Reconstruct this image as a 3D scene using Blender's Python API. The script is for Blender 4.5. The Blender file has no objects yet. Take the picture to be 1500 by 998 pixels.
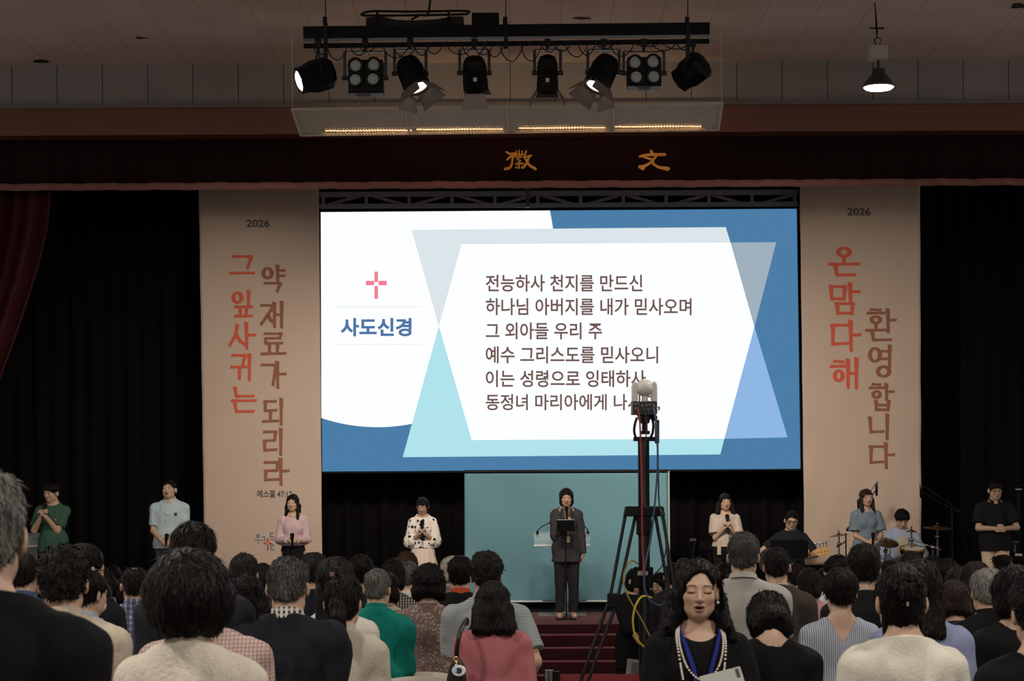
import bpy, bmesh, math, random
import numpy as np
from mathutils import Vector, Matrix
random.seed(7)
SC = bpy.context.scene
COL = SC.collection
# ------------------------------------------------------------------ camera, world, lights, exposure
F, HX, HY, ZC, ROLL = 2917.0, 750.0, 730.0, 2.45, 0.0055   # focal length in pixels of a 1500x998 frame
def P(px, py, d):
    """point of the hall seen at a pixel of the photograph, d metres away"""
    u, w = (px - HX) / F * d, (HY - py) / F * d
    c, s = math.cos(ROLL), math.sin(ROLL)
    return Vector((u * c + w * s, d, ZC - u * s + w * c))
def S(px, d): return px / F * d
def floor_z(d): return max(0.0, 0.042 * (22 - d))
STAGE = 0.95
cam = bpy.data.cameras.new('camera'); camo = bpy.data.objects.new('camera', cam); COL.objects.link(camo)
cam.sensor_width = 36; cam.lens = F * 36 / 1500; cam.shift_y = (HY - 499) / 1500
cam.clip_end = 200; cam.clip_start = 0.2
c, s = math.cos(ROLL), math.sin(ROLL)
camo.matrix_world = Matrix(((c, s, 0, 0), (0, 0, -1, 0), (-s, c, 0, ZC), (0, 0, 0, 1)))
cam.dof.use_dof = True; cam.dof.focus_distance = 20; cam.dof.aperture_fstop = 11
SC.camera = camo
SC.view_settings.view_transform = 'Standard'; SC.view_settings.look = 'None'
SC.view_settings.exposure = 0.0; SC.view_settings.gamma = 1.0
try: SC.view_settings.use_curve_mapping = False
except Exception: pass
SC.cycles.use_denoising = True
SC.cycles.max_bounces = 6; SC.cycles.diffuse_bounces = 3
W = bpy.data.worlds.new('world'); SC.world = W; W.use_nodes = True
W.node_tree.nodes['Background'].inputs[0].default_value = (1.0, 0.90, 0.82, 1)
W.node_tree.nodes['Background'].inputs[1].default_value = 0.50
def lamp(kind, name, loc, target, energy, color, **kw):
    l = bpy.data.lights.new(name, kind); l.energy = energy; l.color = color
    for k, v in kw.items(): setattr(l, k, v)
    o = bpy.data.objects.new(name, l); COL.objects.link(o); o.location = loc
    d = Vector(target) - Vector(loc)
    o.rotation_euler = d.to_track_quat('-Z', 'Y').to_euler()
    return o
WARM = (1.0, 0.87, 0.75)
# ceiling lamps of the hall, in front of and behind the camera
for lx, ly, e in ((-4.5, 4.5, 320), (4.5, 4.5, 320), (-4.5, 12.5, 270), (4.5, 12.5, 270), (0, -1, 300)):
    lamp('AREA', 'hall_light', (lx, ly, 7.6), (lx, ly, 0), e, (1.0, 0.93, 0.86), shape='DISK', size=0.9)
# stage spots of the lighting pipe
for sx, tx, e in ((-1.45, -3.9, 1080), (-0.75, -0.6, 760), (0.75, 1.6, 760), (1.3, 4.1, 1080)):
    lamp('SPOT', 'stage_spot', (sx, 19.95, 6.2), (tx, 26.6, 2.9), e, WARM, spot_size=math.radians(60), spot_blend=1.0, shadow_soft_size=0.35)

# ------------------------------------------------------------------ materials
def lin(h):
    if isinstance(h, str):
        h = h.lstrip('#'); h = [int(h[i:i + 2], 16) / 255 for i in (0, 2, 4)]
    else: h = [v / 255 for v in h]
    return tuple(v / 12.92 if v <= 0.04045 else ((v + 0.055) / 1.055) ** 2.4 for v in h) + (1.0,)
MATS = {}
def newmat(key):
    m = bpy.data.materials.new(key); m.use_nodes = True
    nt = m.node_tree; b = nt.nodes['Principled BSDF']; MATS[key] = m
    return m, nt, b
def nd(nt, t, **kw):
    n = nt.nodes.new(t)
    for k, v in kw.items():
        if k.startswith('i_'): n.inputs[k[2:].replace('_', ' ')].default_value = v
        else: setattr(n, k, v)
    return n
def coords(nt, scale=(1, 1, 1), rot=(0, 0, 0), gen='Object'):
    t = nd(nt, 'ShaderNodeTexCoord'); m = nd(nt, 'ShaderNodeMapping')
    m.inputs['Scale'].default_value = scale; m.inputs['Rotation'].default_value = rot
    nt.links.new(t.outputs[gen], m.inputs['Vector']); return m.outputs['Vector']
def mat(col, rough=0.6, metal=0.0, var=0.0, nscale=8.0, bump=0.0, bscale=60.0, stretch=(1, 1, 1), spec=0.5, alpha=1.0, trans=0.0):
    key = f'm_{col}_{rough}_{metal}_{var}_{nscale}_{bump}_{bscale}_{stretch}_{spec}_{alpha}_{trans}'
    if key in MATS: return MATS[key]
    m, nt, b = newmat(key)
    b.inputs['Base Color'].default_value = lin(col); b.inputs['Roughness'].default_value = rough
    b.inputs['Metallic'].default_value = metal; b.inputs['Specular IOR Level'].default_value = spec
    b.inputs['Alpha'].default_value = alpha; b.inputs['Transmission Weight'].default_value = trans
    if var:
        v = coords(nt, stretch); n = nd(nt, 'ShaderNodeTexNoise', i_Scale=nscale, i_Detail=4.0); nt.links.new(v, n.inputs['Vector'])
        r = nd(nt, 'ShaderNodeMix', data_type='RGBA'); l = lin(col)
        r.inputs[6].default_value = tuple(x * (1 - var) for x in l[:3]) + (1,); r.inputs[7].default_value = tuple(min(1, x * (1 + var)) for x in l[:3]) + (1,)
        nt.links.new(n.outputs['Fac'], r.inputs[0]); nt.links.new(r.outputs[2], b.inputs['Base Color'])
    if bump:
        v = coords(nt, stretch); n = nd(nt, 'ShaderNodeTexNoise', i_Scale=bscale, i_Detail=3.0); nt.links.new(v, n.inputs['Vector'])
        bp = nd(nt, 'ShaderNodeBump', i_Strength=bump, i_Distance=0.01); nt.links.new(n.outputs['Fac'], bp.inputs['Height']); nt.links.new(bp.outputs[0], b.inputs['Normal'])
    return m
def emit(col, strength=1.0):
    key = f'e_{col}_{strength}'
    if key in MATS: return MATS[key]
    m = bpy.data.materials.new(key); m.use_nodes = True; nt = m.node_tree; nt.nodes.clear()
    e = nd(nt, 'ShaderNodeEmission'); e.inputs[0].default_value = lin(col); e.inputs[1].default_value = strength
    o = nd(nt, 'ShaderNodeOutputMaterial'); nt.links.new(e.outputs[0], o.inputs[0]); MATS[key] = m
    return m
def math_node(nt, op, a, b=None, c=None):
    n = nd(nt, 'ShaderNodeMath', operation=op)
    for i, v in enumerate((a, b, c)):
        if v is None: continue
        if isinstance(v, (int, float)): n.inputs[i].default_value = v
        else: nt.links.new(v, n.inputs[i])
    return n.outputs[0]
def mixcol(nt, fac, a, b):
    r = nd(nt, 'ShaderNodeMix', data_type='RGBA')
    for i, v in ((6, a), (7, b)):
        if hasattr(v, 'links'): nt.links.new(v, r.inputs[i])
        else: r.inputs[i].default_value = v
    if hasattr(fac, 'links'): nt.links.new(fac, r.inputs[0])
    else: r.inputs[0].default_value = fac
    return r.outputs[2]
def stripe_fac(nt, comp, period, width, rot=(0, 0, 0)):
    v = coords(nt, (1, 1, 1), rot); sp = nd(nt, 'ShaderNodeSeparateXYZ'); nt.links.new(v, sp.inputs[0])
    q = math_node(nt, 'FRACT', math_node(nt, 'DIVIDE', sp.outputs[comp], period))
    return math_node(nt, 'LESS_THAN', q, width)
def cloth_stripe(key, base, line, comp, period, width, both=None, rough=0.8):
    """striped, checked (both = second component) cloth"""
    if key in MATS: return MATS[key]
    m, nt, b = newmat(key); b.inputs['Roughness'].default_value = rough; b.inputs['Specular IOR Level'].default_value = 0.2
    f = stripe_fac(nt, comp, period, width); colr = mixcol(nt, f, lin(base), lin(line))
    if both is not None:
        f2 = stripe_fac(nt, both[0], both[1], both[2]); colr = mixcol(nt, math_node(nt, 'MULTIPLY', f2, both[3]), colr, lin(both[4]))
    nt.links.new(colr, b.inputs['Base Color']); return m
def cloth_dots(key, base, dot, scale, rad):
    if key in MATS: return MATS[key]
    m, nt, b = newmat(key); b.inputs['Roughness'].default_value = 0.8; b.inputs['Specular IOR Level'].default_value = 0.2
    v = coords(nt); n = nd(nt, 'ShaderNodeTexVoronoi', i_Scale=scale, i_Randomness=0.75); nt.links.new(v, n.inputs['Vector'])
    f = math_node(nt, 'LESS_THAN', n.outputs['Distance'], rad)
    nt.links.new(mixcol(nt, f, lin(base), lin(dot)), b.inputs['Base Color']); return m
def cloth_floral(key, base, scale):
    if key in MATS: return MATS[key]
    m, nt, b = newmat(key); b.inputs['Roughness'].default_value = 0.8; b.inputs['Specular IOR Level'].default_value = 0.2
    v = coords(nt); n = nd(nt, 'ShaderNodeTexVoronoi', i_Scale=scale); nt.links.new(v, n.inputs['Vector'])
    r = nd(nt, 'ShaderNodeValToRGB'); r.color_ramp.interpolation = 'CONSTANT'
    cols = ('7d6a60', 'a08e68', '8a8a92', '6b5650', 'a8857c', '6a7078', 'a5957f', '846a66')
    sp = nd(nt, 'ShaderNodeSeparateColor'); nt.links.new(n.outputs['Color'], sp.inputs[0])
    while len(r.color_ramp.elements) < len(cols): r.color_ramp.elements.new(0.5)
    for i, cc in enumerate(cols): r.color_ramp.elements[i].position = i / len(cols); r.color_ramp.elements[i].color = lin(cc)
    nt.links.new(sp.outputs[0], r.inputs[0])
    f = math_node(nt, 'LESS_THAN', n.outputs['Distance'], 0.42)
    nt.links.new(mixcol(nt, f, lin(base), r.outputs[0]), b.inputs['Base Color']); return m
def fabric(col, var=0.08): return mat(col, 0.85, 0, var, 14, 0.25, 90, (1, 1, 1), 0.15)
def skin_mat():
    if 'skin' in MATS: return MATS['skin']
    m, nt, b = newmat('skin'); a = nd(nt, 'ShaderNodeVertexColor', layer_name='tone')
    nt.links.new(a.outputs['Color'], b.inputs['Base Color']); b.inputs['Roughness'].default_value = 0.5; b.inputs['Specular IOR Level'].default_value = 0.35
    return m
def hair_mat(col, rough=0.5, fine=1.0):
    key = f'hair_{col}_{rough}_{fine}'
    if key in MATS: return MATS[key]
    m, nt, b = newmat(key); l = lin(col); b.inputs['Roughness'].default_value = rough; b.inputs['Specular IOR Level'].default_value = 0.11
    v = coords(nt, (110 * fine, 110 * fine, 14 * fine)); n = nd(nt, 'ShaderNodeTexNoise', i_Scale=1.0, i_Detail=4.0); nt.links.new(v, n.inputs['Vector'])
    r = nd(nt, 'ShaderNodeValToRGB'); r.color_ramp.elements[0].position = 0.36; r.color_ramp.elements[1].position = 0.66
    r.color_ramp.elements[0].color = tuple(x * 0.5 for x in l[:3]) + (1,); r.color_ramp.elements[1].color = tuple(x * 1.6 for x in l[:3]) + (1,)
    nt.links.new(n.outputs['Fac'], r.inputs[0]); nt.links.new(r.outputs[0], b.inputs['Base Color'])
    bp = nd(nt, 'ShaderNodeBump', i_Strength=1.0, i_Distance=0.012); nt.links.new(n.outputs['Fac'], bp.inputs['Height']); nt.links.new(bp.outputs[0], b.inputs['Normal'])
    return m
BLACK = mat('0b0b0c', 0.5, 0, 0, 8, 0, 60, (1, 1, 1), 0.12); BLACKM = mat('0c0c0d', 0.5, 0, 0, 8, 0, 60, (1, 1, 1), 0.2); CHROME = mat('b9bcc0', 0.18, 1.0); WHITEP = mat('c9c6bd', 0.45)
RUBBER = mat('0a0a0a', 0.8); STEEL = mat('6a6b6e', 0.35, 0.9)

# ------------------------------------------------------------------ mesh helpers
ORG = {}
def put(name, me, parent=None, origin=None):
    o = bpy.data.objects.new(name, me); COL.objects.link(o)
    if parent is not None: o.parent = parent
    if origin is not None: o.location = origin; ORG[o.name] = Vector(origin)
    return o
def tag(o, label, cat=None, group=None, kind=None):
    o['label'] = label
    if cat: o['category'] = cat
    if group: o['group'] = group
    if kind: o['kind'] = kind
    return o
def thing(name, label, cat, loc, group=None):
    o = bpy.data.objects.new(name, None); COL.objects.link(o); o.location = loc; o.empty_display_size = 0.1
    ORG[o.name] = Vector(loc); return tag(o, label, cat, group)
def axes(d):
    d = Vector(d).normalized(); a = Vector((0, 0, 1)) if abs(d.z) < 0.9 else Vector((1, 0, 0))
    x = d.cross(a).normalized(); return x, d.cross(x).normalized(), d
class MB:
    def __init__(self): self.v = []; self.f = []; self.mi = []
    def face(self, idx, m=0): self.f.append(idx); self.mi.append(m)
    def add(self, pts, faces, m=0):
        n = len(self.v); self.v += [tuple(p) for p in pts]
        for f in faces: self.face([n + i for i in f], m)
    def box(self, c, size, R=None, m=0):
        c = Vector(c); pts = []
        for k in range(8):
            p = Vector(((k & 1) - .5, (k >> 1 & 1) - .5, (k >> 2 & 1) - .5)) * 1.0
            p = Vector((p.x * size[0], p.y * size[1], p.z * size[2])); pts.append(c + (R @ p if R is not None else p))
        self.add(pts, [(0, 2, 3, 1), (4, 5, 7, 6), (0, 1, 5, 4), (2, 6, 7, 3), (0, 4, 6, 2), (1, 3, 7, 5)], m); return self
    def bar(self, a, b, w, h=None, m=0):
        a, b = Vector(a), Vector(b); x, y, z = axes(b - a); R = Matrix((x, y, z)).transposed()
        return self.box((a + b) / 2, (w, h or w, (b - a).length), R, m)
    def cyl(self, a, b, ra, rb=None, n=16, m=0, caps=True):
        a, b = Vector(a), Vector(b); rb = ra if rb is None else rb; x, y, z = axes(b - a); pts = []
        for q, r in ((a, ra), (b, rb)):
            for i in range(n):
                t = 2 * math.pi * i / n; pts.append(q + x * math.cos(t) * r + y * math.sin(t) * r)
        fs = [(i, (i + 1) % n, n + (i + 1) % n, n + i) for i in range(n)]
        if caps: fs += [tuple(range(n - 1, -1, -1)), tuple(range(n, 2 * n))]
        self.add(pts, fs, m); return self
    def tube(self, pts, r, n=8, m=0, closed=False):
        pts = [Vector(p) for p in pts]; N = len(pts); out = []; up = None
        for i, p in enumerate(pts):
            d = (pts[(i + 1) % N] - pts[i - 1]) if closed else (pts[min(i + 1, N - 1)] - pts[max(i - 1, 0)])
            d.normalize()
            if up is None: up = axes(d)[0]
            x = up - d * up.dot(d)
            if x.length < 1e-6: x = axes(d)[0]
            x.normalize(); up = x; y = d.cross(x); rr = r[i] if isinstance(r, (list, tuple)) else r
            out += [p + x * math.cos(2 * math.pi * k / n) * rr + y * math.sin(2 * math.pi * k / n) * rr for k in range(n)]
        fs = []
        for i in range(N if closed else N - 1):
            j = (i + 1) % N
            fs += [(i * n + k, i * n + (k + 1) % n, j * n + (k + 1) % n, j * n + k) for k in range(n)]
        if not closed: fs += [tuple(range(n - 1, -1, -1)), tuple((N - 1) * n + k for k in range(n))]
        self.add(out, fs, m); return self
    def lathe(self, prof, a, d=(0, 0, 1), n=24, m=0, sx=1, sy=1, up=None, ring=False):
        """profile of (radius, height) about an axis"""
        a = Vector(a); x, y, z = axes(d)
        if up: x = Vector(up); y = z.cross(x)
        out = []
        for r, h in prof:
            out += [a + z * h + x * math.cos(2 * math.pi * k / n) * r * sx + y * math.sin(2 * math.pi * k / n) * r * sy for k in range(n)]
        fs = [(i * n + k, i * n + (k + 1) % n, (i + 1) * n + (k + 1) % n, (i + 1) * n + k) for i in range(len(prof) - 1) for k in range(n)]
        if ring: N = len(prof) - 1; fs += [(N * n + k, N * n + (k + 1) % n, (k + 1) % n, k) for k in range(n)]
        else: fs += [tuple(range(n - 1, -1, -1)), tuple((len(prof) - 1) * n + k for k in range(n))]
        self.add(out, fs, m); return self
    def prism(self, poly, back, m=0):
        """closed polygon of 3D points pushed back by a vector"""
        n = len(poly); back = Vector(back); pts = [Vector(p) for p in poly]; pts += [p + back for p in pts]
        self.add(pts, [tuple(range(n)), tuple(range(2 * n - 1, n - 1, -1))] + [(i, n + i, n + (i + 1) % n, (i + 1) % n) for i in range(n)], m); return self
    def sphere(self, c, r, n=16, k=10, m=0):
        r = r if isinstance(r, (list, tuple)) else (r, r, r); c = Vector(c); pts = []
        for i in range(1, k):
            t = math.pi * i / k
            pts += [c + Vector((r[0] * math.sin(t) * math.cos(2 * math.pi * j / n), r[1] * math.sin(t) * math.sin(2 * math.pi * j / n), r[2] * math.cos(t))) for j in range(n)]
        pts += [c + Vector((0, 0, r[2])), c - Vector((0, 0, r[2]))]; T = (k - 1) * n
        fs = [(i * n + j, (i + 1) * n + j, (i + 1) * n + (j + 1) % n, i * n + (j + 1) % n) for i in range(k - 2) for j in range(n)]
        fs += [(T, j, (j + 1) % n) for j in range(n)] + [(T + 1, (k - 2) * n + (j + 1) % n, (k - 2) * n + j) for j in range(n)]
        self.add(pts, fs, m); return self
    def build(self, name, mats, parent=None, smooth=True, angle=40, bevel=0, origin=None):
        v = [Vector(p) for p in self.v]
        if parent is not None and origin is None: off = ORG.get(parent.name, Vector((0, 0, 0)))
        elif origin is not None: off = Vector(origin)
        else:
            xs, ys, zs = zip(*self.v); off = Vector(((min(xs) + max(xs)) / 2, (min(ys) + max(ys)) / 2, min(zs)))
        me = bpy.data.meshes.new(name); me.from_pydata([tuple(p - off) for p in v], [], self.f)
        for mm in (mats if isinstance(mats, (list, tuple)) else [mats]): me.materials.append(mm)
        me.polygons.foreach_set('material_index', self.mi)
        if smooth:
            me.polygons.foreach_set('use_smooth', [True] * len(self.f)); me.set_sharp_from_angle(angle=math.radians(angle))
        me.update()
        bm = bmesh.new(); bm.from_mesh(me); bmesh.ops.recalc_face_normals(bm, faces=bm.faces); bm.to_mesh(me); bm.free()
        o = put(name, me, parent)
        if parent is None: o.location = off; ORG[o.name] = off
        else: ORG[o.name] = off
        if bevel:
            b = o.modifiers.new('bevel', 'BEVEL'); b.width = bevel; b.segments = 2; b.limit_method = 'ANGLE'
        return o
def struct(o): o['kind'] = 'structure'; return o
def arc_pts(pts, n=8):
    """smooth curve (Catmull-Rom) through points"""
    p = [Vector(q) for q in pts]; p = [p[0] * 2 - p[1]] + p + [p[-1] * 2 - p[-2]]; out = []
    for i in range(1, len(p) - 2):
        for k in range(n):
            t = k / n; a, b, c_, d = p[i - 1:i + 3]
            out.append(0.5 * ((2 * b) + (c_ - a) * t + (2 * a - 5 * b + 4 * c_ - d) * t * t + (3 * b - a - 3 * c_ + d) * t ** 3))
    out.append(p[-2]); return out
_DG = None
def text(name, body, rect, d, material, parent, weight=0.0, depth=0.004, squash=True):
    """lettering fitted into the pixel rectangle (x0, y0, x1, y1) on a vertical surface d metres away"""
    cu = bpy.data.curves.new(name, 'FONT'); cu.body = body; cu.size = 1; cu.offset = weight; cu.extrude = 0.001; cu.resolution_u = 4
    o = bpy.data.objects.new(name, cu); COL.objects.link(o); dg = bpy.context.evaluated_depsgraph_get(); dg.update()
    me = bpy.data.meshes.new_from_object(o.evaluated_get(dg)); bpy.data.objects.remove(o); bpy.data.curves.remove(cu)
    n = len(me.vertices); co = np.empty(n * 3); me.vertices.foreach_get('co', co); co = co.reshape(n, 3)
    lo, hi = co.min(0), co.max(0); t = (co - lo) / np.maximum(hi - lo, 1e-6)
    off = ORG[parent.name]; out = np.empty((n, 3)); x0, y0, x1, y1 = rect
    for i in range(n):
        p = P(x0 + t[i, 0] * (x1 - x0), y1 + t[i, 1] * (y0 - y1), d) - off
        p.y -= depth * (0.3 + 0.7 * t[i, 2]); out[i] = p
    me.vertices.foreach_set('co', out.ravel()); me.name = name; me.materials.clear(); me.materials.append(material)
    me.polygons.foreach_set('use_smooth', [False] * len(me.polygons)); me.polygons.foreach_set('material_index', [0] * len(me.polygons)); me.update()
    o = put(name, me, parent); return o
# ------------------------------------------------------------------ the hall and the stage (setting)
def zrow(py, d, px=750): return P(px, py, d).z
def seam_mat(key, base, line, comp, period, width, rough=0.8, var=0.1):
    m, nt, b = newmat(key); b.inputs['Roughness'].default_value = rough; b.inputs['Specular IOR Level'].default_value = 0.2
    f = stripe_fac(nt, comp, period, width); v = coords(nt); n = nd(nt, 'ShaderNodeTexNoise', i_Scale=1.3, i_Detail=6.0); nt.links.new(v, n.inputs['Vector'])
    l = lin(base); c2 = mixcol(nt, n.outputs['Fac'], tuple(x * (1 - var * 2) for x in l[:3]) + (1,), tuple(x * (1 + var * 2) for x in l[:3]) + (1,))
    nt.links.new(mixcol(nt, f, c2, lin(line)), b.inputs['Base Color']); return m
M_CEIL = seam_mat('ceiling_plaster', 'd2c1b4', '9a8a80', 0, 0.57, 0.012)
M_WALL = seam_mat('grey_panel', '908b88', '45413f', 0, 0.562, 0.02)
M_FLOOR = mat('4a3a30', 0.4, 0, 0.15, 3)
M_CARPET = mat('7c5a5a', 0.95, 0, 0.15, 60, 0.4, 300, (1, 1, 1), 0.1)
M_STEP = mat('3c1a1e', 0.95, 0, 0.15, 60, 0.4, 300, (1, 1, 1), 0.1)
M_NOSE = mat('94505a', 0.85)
M_WOOD = mat('6d3f2c', 0.45, 0, 0.25, 6, 0, 60, (0.4, 6, 6))
M_VALANCE = mat('251516', 0.95, 0, 0.1, 20, 0, 60, (1, 1, 1), 0.05)
M_TRIM = mat('8a605b', 0.9, 0, 0.2, 60, 0.3, 200, (4, 1, 0.2), 0.1)
M_DRAPE = mat('42161a', 0.7, 0, 0.2, 20, 0, 60, (1, 1, 1), 0.2)
M_BLACKDRAPE = mat('131112', 0.95, 0, 0.1, 20, 0, 60, (1, 1, 1), 0.05)
WD = 24.7
ZCEIL = zrow(92, WD)
b = MB(); b.add([(-14, -8, floor_z(-8)), (14, -8, floor_z(-8)), (14, 22, 0), (-14, 22, 0), (14, 24.6, 0), (-14, 24.6, 0)], [(0, 1, 2, 3), (3, 2, 4, 5)])
struct(b.build('floor', M_FLOOR, smooth=False, origin=(0, 0, 0)))
b = MB(); b.box((0, 10.1, ZCEIL + 0.1), (28, 37, 0.2)); struct(b.build('ceiling', M_CEIL, smooth=False, origin=(0, 0, 0)))
b = MB(); b.box((0, 26.95, 7.86), (28, 4.2, 0.2)); struct(b.build('ceiling_stage', mat('141312', 0.9), smooth=False))
b = MB(); z0, z1 = zrow(158, WD), ZCEIL; b.box((0, WD + 0.1, (z0 + z1) / 2), (28, 0.2, z1 - z0)); struct(b.build('wall_front', M_WALL, smooth=False, origin=(0, 0, 0)))
b = MB(); za = zrow(197, WD); b.box((0, WD + 0.06, (za + z0) / 2), (28, 0.32, z0 - za)); struct(b.build('trim_1', M_WOOD, smooth=False))
b = MB(); b.box((0, WD - 0.1, z0 + 0.02), (28, 0.10, 0.05)); struct(b.build('trim_2', mat('6b6460', 0.6), smooth=False))
# raised stage: carpeted front apron and black boards behind
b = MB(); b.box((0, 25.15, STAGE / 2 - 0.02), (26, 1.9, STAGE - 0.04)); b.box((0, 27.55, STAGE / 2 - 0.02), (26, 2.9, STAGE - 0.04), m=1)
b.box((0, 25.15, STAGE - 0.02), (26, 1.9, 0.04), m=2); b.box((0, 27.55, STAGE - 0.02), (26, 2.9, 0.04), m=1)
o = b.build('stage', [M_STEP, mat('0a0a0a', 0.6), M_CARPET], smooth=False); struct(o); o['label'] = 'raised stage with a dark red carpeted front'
xs0, xs1 = P(672, 930, 24).x, P(985, 930, 24).x
stp = thing('stage_steps', 'wide dark red carpeted steps up to the middle of the stage', 'steps', ((xs0 + xs1) / 2, 23.2, 0))
R_ = STAGE / 7
for i in range(6):
    z = STAGE - R_ * (i + 1); y0 = 24.2 - 0.29 * (i + 1)
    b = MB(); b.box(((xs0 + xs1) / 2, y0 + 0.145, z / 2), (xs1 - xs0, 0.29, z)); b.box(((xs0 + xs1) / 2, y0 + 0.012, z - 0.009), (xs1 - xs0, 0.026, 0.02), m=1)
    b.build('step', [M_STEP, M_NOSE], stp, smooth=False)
# black backdrop curtain with vertical folds, stage sides
def drape(name, x0, x1, y, z0, z1, per, amp, m, nx=None, seed=0):
    rng = random.Random(seed); nx = nx or int((x1 - x0) / per * 10); mb = MB(); zs = np.linspace(z0, z1, 6); ph = [rng.uniform(0, 6) for _ in range(3)]
    for i in range(nx + 1):
        x = x0 + (x1 - x0) * i / nx
        yy = amp * (math.sin(2 * math.pi * x / per + ph[0]) + 0.5 * math.sin(2 * math.pi * x / per * 0.43 + ph[1]))
        for z in zs: mb.v.append((x, y + yy, z))
    for i in range(nx):
        for j in range(5): mb.face((i * 6 + j, i * 6 + 6 + j, i * 6 + 7 + j, i * 6 + j + 1))
    o = mb.build(name, m); sm = o.modifiers.new('thick', 'SOLIDIFY'); sm.thickness = 0.012; return o
tag(drape('backdrop_curtain', -12, 12, 28.6, STAGE + 0.002, 7.6, 0.26, 0.05, M_BLACKDRAPE, 700), 'tall black pleated curtain across the back of the stage', 'curtain')
zv0, zv1 = zrow(267, 24.95), zrow(196, 24.95)
va = thing('stage_valance', 'dark maroon valance with two gold characters above the stage', 'valance', (0, 24.95, zv0))
b = MB(); zt = zrow(276, 24.95); nx = 500
for i in range(nx + 1):
    x = -13 + 26 * i / nx; yy = 0.02 * math.sin(x * 9) + 0.012 * math.sin(x * 23)
    b.v += [(x, 24.95 + yy, zv0), (x, 24.95 + yy, zv1 + 0.15)]
for i in range(nx): b.face((2 * i, 2 * i + 2, 2 * i + 3, 2 * i + 1))
o = b.build('cloth', M_VALANCE, va); o.modifiers.new('t', 'SOLIDIFY').thickness = 0.01
b = MB()
for i in range(nx + 1):
    x = -13 + 26 * i / nx; yy = 0.02 * math.sin(x * 9) + 0.02 * math.sin(x * 23)
    b.v += [(x, 24.93 + yy, zt), (x, 24.93 + yy, zv0 + 0.01)]
for i in range(nx): b.face((2 * i, 2 * i + 2, 2 * i + 3, 2 * i + 1))
o = b.build('hem', M_TRIM, va); o.modifiers.new('t', 'SOLIDIFY').thickness = 0.012
GOLD = mat('c98a2c', 0.45, 0.2)
def brush(strokes, d, w):
    mb = MB(); lay = 0
    for st in strokes:
        ww = w * (st[0] if isinstance(st[0], float) else 1.0); st = st[1:] if isinstance(st[0], float) else st
        p = arc_pts([Vector((690 + x / 4.286, 190 + y / 4.286, 0)) for x, y in st], 6); n = len(p); L_, R2 = [], []; lay += 1; dd = d - .0012 * lay
        for i, q in enumerate(p):
            t_ = (p[min(i + 1, n - 1)] - p[max(i - 1, 0)]).normalized(); k_ = ww / 2 * (.85 + .3 * i / (n - 1)); nn = Vector((-t_.y, t_.x, 0)) * k_; L_.append(q + nn); R2.append(q - nn)
        t0 = (p[1] - p[0]).normalized() * ww * .4; t1 = (p[-1] - p[-2]).normalized() * ww * .5
        poly = L_ + [p[-1] + t1 + (L_[-1] - p[-1]) * .5, p[-1] + t1 + (R2[-1] - p[-1]) * .5] + R2[::-1] + [p[0] - t0 + (R2[0] - p[0]) * .5, p[0] - t0 + (L_[0] - p[0]) * .5]
        mb.prism([P(q.x, q.y, dd) for q in poly], (0, .02, 0))
    mb.build('gold_character', GOLD, va, smooth=False)
brush([[(222, 140), (246, 152), (272, 150)], [(226, 188), (248, 170), (276, 165)], [1.1, (262, 176), (256, 215), (240, 240), (214, 246)], [.7, (284, 134), (284, 155)], [.7, (302, 129), (301, 155)], [.7, (321, 134), (321, 154)], [.7, (280, 158), (326, 157)], [.7, (282, 172), (318, 171)], [.7, (303, 174), (287, 189), (310, 194), (289, 211)], [.7, (280, 216), (326, 212)], [.7, (301, 214), (301, 234)], [.8, (280, 240), (284, 236)], [.8, (298, 242), (302, 238)], [.8, (317, 238), (321, 235)], [.9, (346, 134), (336, 166)], [.9, (332, 174), (376, 164)], [(366, 168), (350, 208), (326, 240)], [1.1, (340, 182), (366, 222), (404, 246)]], 24.90, 3.3)
brush([[1.2, (1130, 132), (1136, 148)], [1.1, (1060, 168), (1110, 158), (1216, 156)], [(1168, 160), (1120, 212), (1064, 236)], [(1086, 172), (1142, 190), (1138, 208), (1180, 236), (1238, 246)], [1.6, (1060, 232), (1080, 240)], [1.5, (1200, 240), (1236, 246)]], 24.90, 3.6)
# maroon house curtain drawn aside at the left
ROW = [(275, 76), (300, 75), (330, 72), (360, 66), (395, 57), (430, 46), (470, 33), (510, 19), (550, 4), (600, -16), (660, -38), (720, -52), (780, -60), (840, -62), (896, -62)]
b = MB(); NS = 150
for py, px in ROW:
    for i in range(NS + 1):
        t = i / NS; x = -420 + (px + 420) * t; p = P(x, py, 25.25)
        p.y += 0.07 * math.sin(t * 124) + 0.04 * math.sin(t * 50 + 1) + 0.15 * (1 - t); b.v.append(tuple(p))
for j in range(len(ROW) - 1):
    for i in range(NS): b.face((j * (NS + 1) + i, j * (NS + 1) + i + 1, (j + 1) * (NS + 1) + i + 1, (j + 1) * (NS + 1) + i))
o = b.build('stage_curtain', M_DRAPE); o.modifiers.new('t', 'SOLIDIFY').thickness = 0.012
tag(o, 'dark maroon stage curtain swept aside at the left of the stage', 'curtain')
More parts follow.
